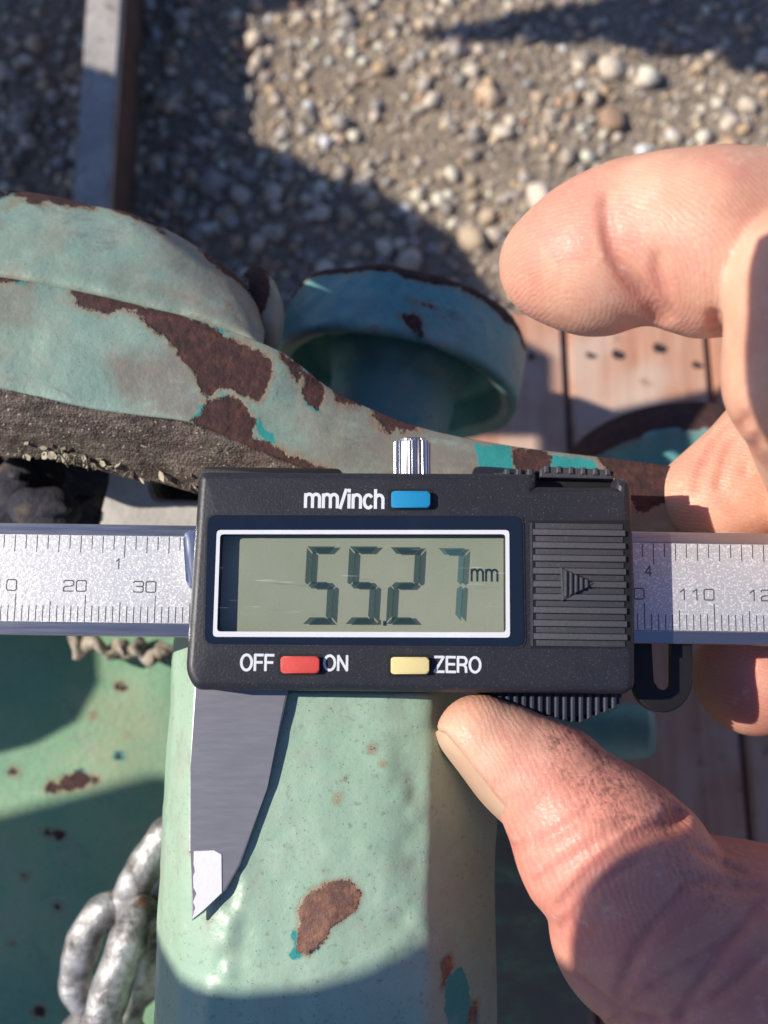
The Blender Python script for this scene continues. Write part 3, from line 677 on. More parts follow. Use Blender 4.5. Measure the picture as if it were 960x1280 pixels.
rgt = np.exp(-((qx[:, 0] - 515) / 22) ** 2)
P = P + rad_n * (.28 * vnoise(P, 8, 41) + (.10 + .8 * rid + .30 * rgt) * vnoise(P, 2.4, 42) + .25 * rid)[:, None]
z5 = lambda L: [(180 + x * .479, 840 + y * .479) for x, y in L]
rT = [z5([(400, 625), (420, 592), (460, 568), (490, 548), (540, 543), (565, 575), (552, 620), (520, 642), (490, 660), (470, 698), (430, 732), (398, 722), (400, 690), (408, 660)])]
rr = wear(P, rT); rr = np.where(rr < 4, rr * 1.25, rr)
for (sx, sy, sr_) in [(423, 998, 5), (240, 1063, 3), (432, 972, 2.5), (262, 1150, 5), (285, 1060, 4), (300, 1085, 4), (465, 938, 3), (480, 955, 2.5)]:
    rr = np.minimum(rr, (np.linalg.norm(qx - (sx, sy), axis=1) - sr_) / 8 + .35)
tT = wear(P, [z5([(383, 680), (400, 676), (402, 700), (398, 725), (408, 745), (385, 748), (380, 735), (392, 715)]), z5([(790, 800), (825, 770), (840, 800), (855, 850), (850, 930), (790, 930), (785, 880)])])
rr = np.minimum(rr, wear(P, [z5([(778, 760), (792, 745), (802, 765), (785, 800), (778, 820)]), z5([(850, 850), (862, 870), (860, 918), (848, 918)])]))
TUBE_P = P.copy()
mesh('shaft_tube', P, F, MAT['paint_tube'], mach, attrs=dict(soot_shade=sbT, rust=rr, teal=tT), label='thick pale green tube with one brown rust patch')
# --- back plate at lower left, edge lump, pin, notched block, dark lumps
nP, mP = 150, 120
cor = [V(-260, 770, 236), V(740, 770, 240), V(740, 1560, 214), V(-260, 1560, 212)]
uu, vv = np.meshgrid(np.linspace(0, 1, nP), np.linspace(0, 1, mP)); uu, vv = uu[..., None], vv[..., None]
P = (cor[0] * (1 - uu) + cor[1] * uu) * (1 - vv) + (cor[3] * (1 - uu) + cor[2] * uu) * vv; P[..., 2] += .35 * vnoise(P, 12, 51)
PV = P.reshape(-1, 3); B2 = PV.copy(); B2[:, 2] -= 6
nn = len(PV); F = grid_faces(mP, nP); F += [[i + nn for i in f[::-1]] for f in F]
bl = list(range(nP)) + [i * nP + nP - 1 for i in range(1, mP)] + [(mP - 1) * nP + i for i in range(nP - 2, -1, -1)] + [i * nP for i in range(mP - 2, 0, -1)]
F += [(bl[i], bl[(i + 1) % len(bl)], bl[(i + 1) % len(bl)] + nn, bl[i] + nn) for i in range(len(bl))]
PA = np.concatenate([PV, B2]); qx = to_px(PA); rr = np.full(len(PA), 20.)
for (sx, sy, sr_) in [(152, 858, 9), (115, 895, 5), (150, 945, 8), (85, 980, 14), (100, 975, 16), (120, 975, 8), (65, 985, 12), (18, 965, 9), (30, 1095, 7), (72, 1134, 6), (48, 1265, 11), (14, 1180, 4), (160, 918, 4), (60, 1040, 8), (75, 1045, 10)]:
    rr = np.minimum(rr, (np.linalg.norm((qx - (sx, sy)) * (1, 1.25), axis=1) - sr_) / 7 + .3)
sb = np.clip((qx[:, 0] - 560) / 40, 0, .95)  # greyed where the tube shades the plate: shade put into the colour
mesh('back_plate', PA, F, MAT['paint_dark'], mach, attrs=dict(soot_shade=sb, rust=rr, teal=np.full(len(PA), 20.)), label='flat darker green plate behind the tube')
pts = []
for i, x in enumerate(np.linspace(90, 212, 26)): pts.append(V(x, 795 + 16 * abs(math.sin(i * .55)) + i * .6, 228))
P, F = sweep(pts, [1.0 + .8 * abs(math.sin(i * 2.3)) for i in range(26)], 14); P = P + np.c_[vnoise(P, 2.2, 61), vnoise(P, 2.2, 62), vnoise(P, 2.2, 63)] * 1.5
k = M_('pale_caked_clay'); MAT['clay'] = k.set(base=k.ramp(k.noise(300, 4, .7), [(.35, (.09, .08, .06)), (.5, (.34, .29, .22)), (.7, (.52, .46, .37))]), rough=.95, normal=k.bump(k.noise(500, 4), .8))
mesh('caked_edge', P, F, MAT['clay'], mach)
pc = V(650, 912, 234); P, F = lathe(pc, V(815, 915, 228) - pc, dense([(0, 6), (24, 6), (27.5, 5.5), (29, 4), (29.3, 0.1)], .6), 60)
mesh('pin', P, F, MAT['paint_teal'], mach, attrs=dict(rust=np.full(len(P), 3.0), teal=np.full(len(P), 20.)), label='short teal pin with a rounded end')
# notched grey block
D0 = 200
bk = [V(x, y, D0) for x, y in [(135, 560), (136, 600), (126, 640), (118, 720), (300, 720), (300, 627), (200, 625), (192, 621), (189, 612), (189, 560)]]
P, F = slab(bk, (0, 0, 1), 9); bm = bmesh.new(); vs = [bm.verts.new(p) for p in P]; [bm.faces.new([vs[i] for i in f]) for f in F]; bmesh.ops.recalc_face_normals(bm, faces=bm.faces)
bmesh.ops.bevel(bm, geom=bm.edges[:], offset=.5, segments=2, affect='EDGES'); P, F = from_bm(bm)
mesh('notched_bracket', P, F, MAT['block'], mach, smooth=False, label='pale grey bracket with a square notch')
P, F = slab([V(x, y, 214) for x, y in [(-160, 500), (420, 500), (420, 760), (-160, 760)]], (0, 0, 1), 5); mesh('rear_web', P, F, MAT['lump'], mach, smooth=False)
for (px, py, D, s) in [(20, 615, 204, (6, 7, 4)), (55, 640, 200, (7, 5, 4)), (66, 637, 197, (3.2, 1.8, 2)), (-30, 600, 205, (6, 9, 4)), (100, 645, 206, (6, 4, 3)), (55, 585, 207, (4, 7, 3)), (20, 594, 200, (1.6, .9, 1))]:
    v, f = ICO[3]; v = np.array(v); P = v * np.array(s) * (1 + .22 * vnoise(v + px, .5, 71))[:, None] + V(px, py, D); mesh('rust_lump', P, f, MAT['lump'], mach)
# --- unseen plates added out of view at left, shaped only to cast shade
def back(px, py, z, D, pt=None):
    """point at view depth D from which the sun's ray reaches the ground point seen at (px,py)"""
    g_ = ground_pt(px, py, z); v_ = R.T @ ((g_ - T) * 1000.0); return v_ + SUN_TRAVEL * (((FOCUS - D) - v_[2]) / SUN_TRAVEL[2])
def backv(px, py, D0_, D):
    v_ = V(px, py, D0_); return v_ + SUN_TRAVEL * (((FOCUS - D) - v_[2]) / SUN_TRAVEL[2])
def shade_caster(pts, thick, name='shade_caster'):  # builds an added shadow caster, not a known machine part
    P, F = slab(pts, (0, 0, 1), thick); mesh(name, P, F, MAT['paint_dark'], mach, smooth=False, attrs=dict(rust=np.full(len(P), 6.), teal=np.full(len(P), 20.)))
DC = 120; BZ_ = .034
edge1 = [back(x, y, .003, DC) for x, y in [(470, -60), (370, 0), (290, 35), (222, 62), (210, 95), (212, 132), (260, 155), (350, 185), (400, 215), (445, 222), (500, 255), (560, 290), (600, 345), (640, 400)]]
edge1 += [back(x, y, PZ, DC) for x, y in [(690, 445), (690, 545)]]
lo_ = edge1[-1]
shade_caster([np.array([-520, edge1[0][1], FOCUS - DC])] + edge1 + [np.array([-520, lo_[1], FOCUS - DC])], 1.5)  # added out of view, outlined to shade the left gravel
DT = 120
shade_caster([back(x, y, .003, DT) for x, y in [(528, 40), (600, 28), (660, 14), (745, -2), (800, -30), (990, -60), (990, 100), (925, 90), (905, 62), (850, 66), (800, 66), (760, 48), (700, 54), (620, 50), (560, 50), (535, 48)]], 4, 'far_shade_caster')  # added out of view to cast the dark band on the far gravel
shade_caster([back(x, y, PZ, 110) for x, y in [(690, 545), (790, 515), (860, 500), (925, 486), (925, 700), (690, 700)]], 4, 'plank_shade_caster')  # added out of view to shade the planks
shade_caster([np.array([x, y, FOCUS - 130]) for x, y in [(-150, 88), (-124, 74.5), (-112, 69), (-103, 63.5), (-95, 58.5), (-88, 54.5), (-78, 49.5), (-78, 96), (-101, 96), (-116, 96), (-150, 96)]], .6, 'collar_shade_caster')  # added out of view to keep sun off the spool collar
shade_caster([backv(x, y, 116, 40) for x, y in [(955, 285), (940, 340), (932, 420), (936, 500), (950, 590), (1060, 600), (1060, 285)]], 3, 'finger_shade_caster')  # added out of view to shade the near finger's right side
DG = -20
def tube_D(px, py):
    d_ = np.linalg.norm(to_px(TUBE_P) - (px, py), axis=1); return float((FOCUS - TUBE_P[d_ < max(6, d_.min() + 2)][:, 2]).min())
chain_ = [backv(x, y, D, DG) for x, y, D in [(-120, 1050, 226), (0, 1030, 226), (205, 975, 228)]] + [backv(x, y, tube_D(x, y), DG) for x, y in [(203, 1190), (212, 1206), (228, 1224), (250, 1238), (310, 1245), (400, 1238), (460, 1222), (520, 1195), (545, 1180)]]
hand_ = [backv(x, y, D, DG) for x, y, D in [(690, 1215, 137), (690, 1180, 136), (715, 1120, 134), (760, 1070, 133), (850, 1025, 134), (960, 1000, 134), (1080, 1000, 136)]]
GL_ = chain_[:3]; shade_caster([np.array([GL_[0][0] - 80, GL_[0][1], FOCUS - DG])] + GL_ + [np.array([GL_[2][0] + 3, GL_[2][1] - 75, FOCUS - DG]), np.array([GL_[0][0] - 80, GL_[2][1] - 75, FOCUS - DG])], 5, 'low_shade_caster')  # added out of view to shade the lower back plate
GR_ = chain_[3:] + hand_; shade_caster([np.array([GR_[0][0] - 16, GR_[0][1] + 3, FOCUS - DG])] + GR_ + [np.array([GR_[-1][0], GR_[0][1] - 45, FOCUS - DG]), np.array([GR_[0][0] - 16, GR_[0][1] - 45, FOCUS - DG])], 1.5, 'low_shade_caster')  # added out of view to shade the tube's bottom and thumb base
shade_caster([backv(x, y, 232, 120) for x, y in [(-150, 760), (75, 780), (100, 850), (92, 900), (50, 930), (0, 945), (-150, 960)]], 5, 'corner_shade_caster')  # added out of view to shade the back plate's upper left

# ================================================================== CHAIN
chain = thing('steel_chain', 'galvanised steel chain hanging beside the green tube at lower left', 'chain', V(150, 1190, 205))
def link(c, along, nrm, half, wid, wr):
    a = np.asarray(along, float); a /= np.linalg.norm(a); n = np.asarray(nrm, float); n -= a * (n @ a); n /= np.linalg.norm(n); b = np.cross(n, a)
    path = []
    for t in np.linspace(0, 2 * math.pi, 64, endpoint=False):
        ca, sa = math.cos(t), math.sin(t); path.append(c + b * wid * np.sign(ca) * abs(ca) ** .8 + a * (half * np.sign(sa) * abs(sa) ** .75))
    P, F = sweep(path, [wr * (1 + .06 * math.sin(i * .9)) for i in range(64)], 20, True); P = P + np.c_[vnoise(P, 3, 81), vnoise(P, 3, 82), vnoise(P, 3, 83)] * .22
    mesh('link', P, F, MAT['galv'], chain)
al = np.array([.27, .95, .08])
link(V(147, 1195, 203), al + [.02, 0, 0], (.25, -.25, .9), 10.5, 7.0, 3.3)
link(V(150, 1248, 199), al, (.95, -.2, .25), 17, 5.4, 3.6)
link(V(196, 1092, 205), al + [.25, 0, 0], (.86, -.15, .5), 11, 5.2, 3.3)
link(V(112, 1362, 204), al, (.2, -.25, .9), 14, 7.0, 3.4)

# ================================================================== DIGITAL CALIPER
cal = thing('digital_caliper', 'digital caliper with black housing and LCD reading held between fingers', 'caliper', CAL(0, -10, -8))
# beam
WB = -5.7
bu0, bu1 = -118.0, 118.0
vt = (uv(100, 655, WB)[1] + uv(900, 666, WB)[1]) / 2; vb = (uv(100, 795, WB)[1] + uv(900, 805, WB)[1]) / 2
st_t = (uv(100, 668, WB)[1] + uv(900, 680, WB)[1]) / 2; st_b = (uv(100, 777, WB)[1] + uv(900, 790.5, WB)[1]) / 2
Pv, F = prism(rect(bu0, vb, bu1, vt), WB - 3.5, WB - .12, 0); beam = mesh('beam', Pv, F, MAT['edge'], cal, smooth=False)
for a, b in ((st_t, vt), (vb, st_b)):
    Pv, F = prism(rect(bu0, a + .0, bu1, b), WB - .115, WB, .10, 1); mesh('beam_edge', Pv, F, MAT['edge'], beam, smooth=False)
Pv, F = prism(rect(bu0, st_b + .06, bu1, st_t - .06), WB - .117, WB - .05, 0); mesh('scale_face', Pv, F, MAT['scale'], beam, smooth=False)
mm0 = uv(106, 760, WB)[0] - 20.0                       # position of 0 mm
kx = (uv(893.3, 770, WB)[0] - uv(106, 760, WB)[0]) / 90.0
tk = []
WT = WB - .05
def tick(u, v0, v1, wd=.14): tk.append((calM(np.array([(u - wd / 2, v0, WT + .008), (u + wd / 2, v0, WT + .008), (u + wd / 2, v1, WT + .008), (u - wd / 2, v1, WT + .008)])), [(0, 1, 2, 3)]))
mm_tot = uv(106, 760, WB)[0] - 20 * kx
for i in range(0, 156):
    h = 3.9 if i % 10 == 0 else (2.9 if i % 5 == 0 else 2.3); tick(mm_tot + i * kx, st_b + .12, st_b + .12 + h)
in1 = uv(156.3, 680, WB)[0]
i16 = (uv(818, 700, WB)[0] - in1) / 48.0
i16 = 25.4 / 16 * kx
for i in range(-16, 82):
    h = 3.1 if i % 16 == 0 else (2.5 if i % 2 == 0 else 2.0); tick(in1 + i * i16, st_t - .12 - h, st_t - .12)
Vt, Ft = merge(tk); mesh('scale_tick', Vt, Ft, MAT['ink'], beam, smooth=False, kind='stuff')
STROKE = {'0': [[(0, .12), (0, .88), (.12, 1), (.88, 1), (1, .88), (1, .12), (.88, 0), (.12, 0), (0, .12)]], '1': [[(.15, .72), (.55, 1), (.55, 0)]], '2': [[(0, .82), (0, .9), (.12, 1), (.88, 1), (1, .88), (1, .6), (.88, .5), (.12, .42), (0, .3), (0, 0), (1, 0)]],
          '3': [[(0, .88), (.12, 1), (.88, 1), (1, .88), (1, .6), (.85, .52), (.3, .52)], [(.85, .52), (1, .42), (1, .12), (.88, 0), (.12, 0), (0, .12)]], '4': [[(.75, 0), (.75, 1), (0, .3), (1, .3)]], '5': [[(1, 1), (0, 1), (0, .55), (.88, .55), (1, .45), (1, .12), (.88, 0), (.1, 0), (0, .12)]],
          '6': [[(1, .9), (.88, 1), (.12, 1), (0, .88), (0, .12), (.12, 0), (.88, 0), (1, .12), (1, .42), (.88, .52), (0, .52)]], '7': [[(0, 1), (1, 1), (.4, 0)]], '8': [[(0, .12), (0, .4), (.12, .52), (.88, .52), (1, .62), (1, .88), (.88, 1), (.12, 1), (0, .88), (0, .62), (.12, .52)], [(.88, .52), (1, .4), (1, .12), (.88, 0), (.12, 0), (0, .12)]], '9': [[(0, .12), (.12, 0), (.88, 0), (1, .12), (1, .88), (.88, 1), (.12, 1), (0, .88), (0, .6), (.12, .48), (1, .48)]]}
def stroke_poly(pts, wd, z):
    P, F = [], []
    for a, b in zip(pts[:-1], pts[1:]):
        a, b = np.array(a), np.array(b); d = (b - a) / (np.linalg.norm(b - a) + 1e-9); nn_ = np.array([-d[1], d[0]]) * wd / 2; e = d * wd * .3; k_ = len(P)
        P += [(*(a - e + nn_), z), (*(a - e - nn_), z), (*(b + e - nn_), z), (*(b + e + nn_), z)]; F.append((k_, k_ + 1, k_ + 2, k_ + 3)); z += .0006
    return P, F
def numeral(txt, ur, v0, wd, ht, gap, sw=.17):
    items = []; n = len(txt)
    for i, ch in enumerate(txt):
        u0 = ur - (n - i) * wd - (n - i - 1) * gap
        for pl in STROKE[ch]: P, F = stroke_poly([(u0 + x * wd, v0 + y * ht) for x, y in pl], sw, WT + .010); items.append((calM(np.array(P)), F))
    Vn, Fn = merge(items); mesh('scale_numeral', Vn, Fn, MAT['ink'], beam, smooth=False)
nv0 = uv(100, 739, WB)[1]
for m_ in range(0, 151, 10):
    numeral(str(m_), mm_tot + m_ * kx, nv0 if True else 0, 1.42, 1.55, .42)
for i_ in range(0, 6):
    numeral(str(i_), in1 + 16 * (i_ - 1) * i16 - .35, st_t - 4.9, .95, 1.45, .3)
# fixed jaw off to the left
fj = [(-118, vt + 6), (-100, vt + 6), (-98, vt), (uv(-252, 700, WB)[0], vt), (uv(-252, 800, WB)[0], vb - 38), (uv(-252, 800, WB)[0] - 4, vb - 38), (-108, vb - 4), (-118, vb)]
Pv, F = prism(fj, WB - 3.7, WB + .3, .3); mesh('fixed_jaw', Pv, F, MAT['jaw'], cal, smooth=False)
# moving jaw
J = [uv(x, y, -6.2) for x, y in [(243, 850), (238, 960), (235.5, 1065), (241, 1068), (239.5, 1152), (255, 1141), (283, 1112), (300, 1082), (334, 985), (363, 850)]]
Pv, F = prism(J, -6.95, -6.2, .28, 2); jaw = mesh('moving_jaw', Pv, F, MAT['jaw'], cal, smooth=False)
Ld = [uv(x, y, -6.1) for x, y in [(242.5, 1064), (268, 1063), (277, 1068), (277.5, 1116), (254, 1138), (241, 1149), (242.5, 1140), (244.5, 1135), (241.5, 1128), (243.5, 1122), (246, 1117), (242, 1110), (241.5, 1095), (244, 1090), (242, 1080)]]
Pv, F = prism(Ld, -6.198, -6.08, .04, 1); mesh('ground_land', Pv, F, MAT['land'], jaw, smooth=False)
# housing
def offset_loop(L, d):
    L = np.asarray(L, float); n = len(L); out = []
    for i in range(n):
        a, p, b = L[i - 1], L[i], L[(i + 1) % n]; e0 = p - a; e1 = b - p; e0 /= np.linalg.norm(e0) + 1e-9; e1 /= np.linalg.norm(e1) + 1e-9
        n0 = np.array([-e0[1], e0[0]]); n1 = np.array([-e1[1], e1[0]]); m_ = n0 + n1; m_ /= np.linalg.norm(m_) + 1e-9
        out.append(p + m_ * d / max(.4, m_ @ n0))
    return np.array(out)
o_ = [uv(x, y, -2) for x, y in [(251, 592), (640, 594), (668, 595), (669, 610), (767, 611), (768, 599), (772, 599), (786, 606), (791, 735), (791, 858), (780, 867), (246, 862), (234, 840)]]
o_ = round_poly(o_, [1.2, 0, .15, 0, 0, .15, .3, .8, .2, .6, .8, 1.0, 1.2], 3)
if sum(o_[i - 1][0] * o_[i][1] - o_[i][0] * o_[i - 1][1] for i in range(len(o_))) < 0: o_ = o_[::-1]
hz0 = -9.4
wl = [uv(x, y, 0) for x, y in [(275.5, 668), (631.5, 668), (632, 790.5), (271.5, 789.5)]]
hole = round_poly(wl, .5, 3)
bm = bmesh.new(); loops = []
for dz, do in ((hz0, 0), (-1.15, 0), (-.62, .18), (-.25, .52), (-.06, .88), (0, 1.2)):
    loops.append([bm.verts.new((p[0], p[1], dz)) for p in offset_loop(o_, do)])
n_ = len(o_)
for a, b in zip(loops[:-1], loops[1:]):
    for i in range(n_): bm.faces.new((a[i - 1], a[i], b[i], b[i - 1]))
bm.faces.new(loops[0][::-1])
h0 = [bm.verts.new((p[0], p[1], 0)) for p in hole]; h1 = [bm.verts.new((p[0], p[1], -2.6)) for p in hole]; nh = len(hole)
for i in range(nh): bm.faces.new((h0[i - 1], h0[i], h1[i], h1[i - 1]))
bm.faces.new(h1)
es = [bm.edges.get((loops[-1][i - 1], loops[-1][i])) for i in range(n_)] + [bm.edges.get((h0[i - 1], h0[i])) for i in range(nh)]
bmesh.ops.triangle_fill(bm, edges=es, use_beauty=True)
bmesh.ops.recalc_face_normals(bm, faces=bm.faces)
Pv, F = from_bm(bm); hous = mesh('housing', calM(Pv), F, MAT['housing'], cal, sharp=32)
# collar of the slider at its top left and left
Pv, F = prism(round_poly([uv(x, y, -5) for x, y in [(256, 586), (424, 588), (436, 602), (250, 602)]], .4, 2), -9.2, -3.4, .4); mesh('slider_lip', Pv, F, MAT['black'], cal, sharp=35)
Pv, F = prism(round_poly([uv(x, y, -5) for x, y in [(231, 665), (262, 662), (262, 742), (236, 738)]], 1.2, 4), -5.6, -3.2, .5); mesh('wiper', Pv, F, MAT['screw'], cal, sharp=35)
# bezel
bz = round_poly([uv(x, y, 0) for x, y in [(260, 644), (652, 645), (655, 808), (256, 805)]], 1.2, 3)
Pv, F = ring_prism(bz, hole, 0.004, .22); bez = mesh('bezel', Pv, F, MAT['bezel'], cal, smooth=False)
Pv, F = ring_prism(round_poly([(p[0], p[1]) for p in [uv(x, y, 0.25) for x, y in [(271, 662.5), (636.5, 662.5), (637.5, 797), (266, 796)]]], .55, 3), hole, .222, .262); mesh('window_frame', Pv, F, MAT['white'], bez, smooth=False)
# thin lip round the bezel
Pv, F = ring_prism(round_poly([uv(x, y, 0) for x, y in [(257.5, 641.5), (654.5, 642.5), (657.5, 810.5), (253.5, 807.5)]], 1.3, 3), bz, .003, .12); mesh('bezel_lip', Pv, F, MAT['housing'], bez, smooth=False)
# LCD
lc = [uv(x, y, -2.2) for x, y in [(268, 664), (640, 664), (640, 796), (266, 794)]]
lcd_w = -1.75
Pv, F = prism(rect(wl[3][0] + .06, wl[3][1] + .06, wl[2][0] - .06, wl[1][1] - .06), -2.55, lcd_w, 0); lcd = mesh('display', Pv, F, MAT['lcd'], cal, smooth=False)
Pv, F = prism([(p[0] * 1, p[1]) for p in [uv(x, y, .15) for x, y in [(276.5, 669), (630.5, 669), (631, 789.5), (272.5, 788.5)]]], .10, .16, 0); mesh('display_window', Pv, F, MAT['window'], lcd, smooth=False)
# seven segment digits
WS = lcd_w + .62
def seg_digit(pxl, pxr, pyt, pyb, segs, m, slant=5.5, th=.95):
    def pt(x, y):   # x,y in 0..1 over the digit box
        px = pxl + (pxr - pxl) * x; py = pyb + (pyt - pyb) * y; return uv(px + slant * (y - .5), py, WS)
    W_, H_ = (pxr - pxl) / 8.8, (pyb - pyt) / 8.8; tx, ty = th / W_, th / H_ ; g_ = .018
    G = {'a': [(g_, 1), (1 - g_, 1), (1 - tx, 1 - ty), (tx, 1 - ty)], 'd': [(g_, 0), (1 - g_, 0), (1 - tx, ty), (tx, ty)],
         'f': [(0, 1 - g_), (tx - .02, 1 - ty - g_), (tx - .02, .5 + ty * .55), (tx * .4, .5 + g_ * .4), (0, .5 + g_ + ty * .2)], 'b': [(1, 1 - g_), (1 - tx + .02, 1 - ty - g_), (1 - tx + .02, .5 + ty * .55), (1 - tx * .4, .5 + g_ * .4), (1, .5 + g_ + ty * .2)],
         'e': [(0, g_), (tx - .02, ty + g_), (tx - .02, .5 - ty * .55), (tx * .4, .5 - g_ * .4), (0, .5 - g_ - ty * .2)], 'c': [(1, g_), (1 - tx + .02, ty + g_), (1 - tx + .02, .5 - ty * .55), (1 - tx * .4, .5 - g_ * .4), (1, .5 - g_ - ty * .2)],
         'g': [(tx * .55, .5), (tx * 1.05, .5 + ty * .5), (1 - tx * 1.05, .5 + ty * .5), (1 - tx * .55, .5), (1 - tx * 1.05, .5 - ty * .5), (tx * 1.05, .5 - ty * .5)]}
    items = [(calM(np.array([(*pt(x, y), WS) for x, y in G[s_]])), [tuple(range(len(G[s_])))]) for s_ in segs]
    Vn, Fn = merge(items); mesh('digit', Vn, Fn, m, lcd, smooth=False)
seg_digit(381, 417, 683, 780, 'afgcd', MAT['seg']); seg_digit(434, 470, 683, 780, 'afgcd', MAT['seg'])
seg_digit(485, 524, 684, 780, 'abged', MAT['seg']); seg_digit(545, 579, 685, 778, 'abc', MAT['seg_blue'])
Pv, F = prism([uv(x, y, WS) for x, y in [(472, 775), (476.5, 775), (476.5, 781), (472, 781)]], WS, WS + .01, 0); mesh('decimal_point', Pv, F, MAT['ink'], lcd, smooth=False)
# lettering
def arc(cx, cy, rx, ry, a0, a1, n=12): return [(cx + rx * math.cos(math.radians(a0 + (a1 - a0) * i / n)), cy + ry * math.sin(math.radians(a0 + (a1 - a0) * i / n))) for i in range(n + 1)]
XH = .72
GLY = {'m': (1.02, [[(.06, 0), (.06, XH)], [(.06, XH - .22)] + arc(.285, XH - .22, .225, .22, 180, 0) + [(.51, 0)], [(.51, XH - .22)] + arc(.735, XH - .22, .225, .22, 180, 0) + [(.96, 0)]]),
       'n': (.60, [[(.06, 0), (.06, XH)], [(.06, XH - .24)] + arc(.30, XH - .24, .24, .24, 180, 0) + [(.54, 0)]]), 'h': (.60, [[(.06, 0), (.06, 1)], [(.06, XH - .24)] + arc(.30, XH - .24, .24, .24, 180, 0) + [(.54, 0)]]),
       'i': (.14, [[(.07, 0), (.07, XH)], [(.07, .90), (.07, 1.0)]]), 'c': (.58, [arc(.32, XH / 2, .27, XH / 2, 48, 312, 18)]), '/': (.36, [[(0, -.03), (.36, 1.0)]]),
       'O': (.80, [arc(.40, .5, .36, .5, 0, 360, 28)]), 'F': (.60, [[(.06, 0), (.06, 1), (.6, 1)], [(.06, .52), (.54, .52)]]), 'N': (.72, [[(.06, 0), (.06, 1), (.66, 0), (.66, 1)]]),
       'Z': (.66, [[(.04, 1), (.62, 1), (.03, 0), (.64, 0)]]), 'E': (.64, [[(.62, 1), (.06, 1), (.06, 0), (.64, 0)], [(.06, .52), (.58, .52)]]), 'R': (.70, [[(.06, 0), (.06, 1), (.40, 1)] + arc(.40, .745, .24, .255, 90, -90, 10) + [(.06, .49)], [(.40, .49), (.52, .44), (.60, .30), (.62, 0)]])}
def lettering(txt, pxl, pyb, pxr, pyt, ww, m, parent, sw=.15):
    wid = sum(GLY[c][0] for c in txt) + .13 * (len(txt) - 1); (u0, v0), (u1, v1) = uv(pxl, pyb, ww), uv(pxr, pyt, ww)
    hs = v1 - v0; hs = hs / XH if txt == 'mm' else hs; ws = (u1 - u0) / wid; x = 0; items = []; z = ww
    for c in txt:
        gw, st = GLY[c]
        for pl in st:
            P, F = stroke_poly([(u0 + (x + a) * ws, v0 + (.07 + b * .86) * hs) for a, b in pl], sw * hs, z); z += .0011; items.append((calM(np.array(P)), F))
        x += gw + .13
    Vn, Fn = merge(items); mesh('lettering', Vn, Fn, m, parent, smooth=False)
lettering('mm/inch', 380.5, 635.5, 480, 611, .012, MAT['white'], hous)
lettering('OFF', 300.5, 839, 342, 817.5, .012, MAT['white'], hous)
lettering('ON', 404.5, 839, 435, 818.5, .012, MAT['white'], hous)
lettering('ZERO', 543, 841, 601, 820.5, .012, MAT['white'], hous)
lettering('mm', 588.5, 727.5, 622.5, 711.5, lcd_w + .03, MAT['seg'], lcd, .11)
# buttons
for nm, x0, y0, x1, y1, m in [('red', 351, 820.5, 399, 841.5, 'red'), ('cream', 488.5, 821.5, 536, 842.5, 'yellow'), ('blue', 489, 614.5, 537.5, 635, 'blue')]:
    Pv, F = prism(round_poly([uv(x, y, .5) for x, y in [(x0, y0), (x1, y0), (x1, y1), (x0, y1)]], .45, 4), -.5, .95, .28, 3); mesh('button', Pv, F, MAT[m], cal, sharp=50, label=nm + ' push button')
    Pv, F = ring_prism(round_poly([uv(x, y, 0) for x, y in [(x0 - 4, y0 - 3.5), (x1 + 4, y0 - 3.5), (x1 + 4, y1 + 3.5), (x0 - 4, y1 + 3.5)]], .5, 3), round_poly([uv(x, y, 0) for x, y in [(x0 - .8, y0 - .8), (x1 + .8, y0 - .8), (x1 + .8, y1 + .8), (x0 - .8, y1 + .8)]], .5, 3), -.1, .05); mesh('button_seat', Pv, F, MAT['black'], hous, smooth=False)
# battery cover with ribs and arrow
bc = [uv(x, y, 0) for x, y in [(662, 651), (788, 650.5), (791, 810.5), (663.5, 810.5)]]
Pv, F = prism(bc, -.02, .06, 0); cover = mesh('battery_cover', Pv, F, MAT['black'], cal, smooth=False)
nr = 19; u0r, u1r = uv(667, 700, .5)[0], uv(789, 700, .5)[0]; vtop, vbot = uv(700, 653.5, .4)[1], uv(700, 808, .4)[1]; pr = (vtop - vbot) / nr
for i in range(nr):
    h = .52 if i % 2 else .22
    vv0 = vtop - (i + 1) * pr; Pv, F = prism(rect(u0r + (0 if i % 2 else .35), vv0 + .05, u1r - (.75 if i % 2 else 1.0), vv0 + pr - .05), .05, h, .10, 2)
    mesh('rib', Pv, F, MAT['ribs_dusty' if i % 2 else 'ribs'], cover, sharp=50)
Pv, F = prism(rect(uv(663, 700, .3)[0], vbot, u0r - .1, vtop), .05, .12, 0); mesh('cover_edge', Pv, F, MAT['ribs'], cover, smooth=False)
tri = [uv(x, y, .8) for x, y in [(701, 709), (742.5, 729), (703, 751)]]
Pv, F = prism(tri, .1, .72, .12, 2); arrow = mesh('arrow', Pv, F, MAT['ribs'], cover, smooth=False)
for i in range(5):
    x = 706 + i * 6.5; hh = 19.5 * (1 - (x - 700) / 44)
    Pv, F = prism([uv(px, py, .8) for px, py in [(x, 729.5 - hh), (x + 3, 729.5 - hh * .9), (x + 3, 729.5 + hh * .9), (x, 729.5 + hh)]], .715, .98, .06, 1); mesh('arrow_step', Pv, F, MAT['ribs'], arrow, smooth=False)
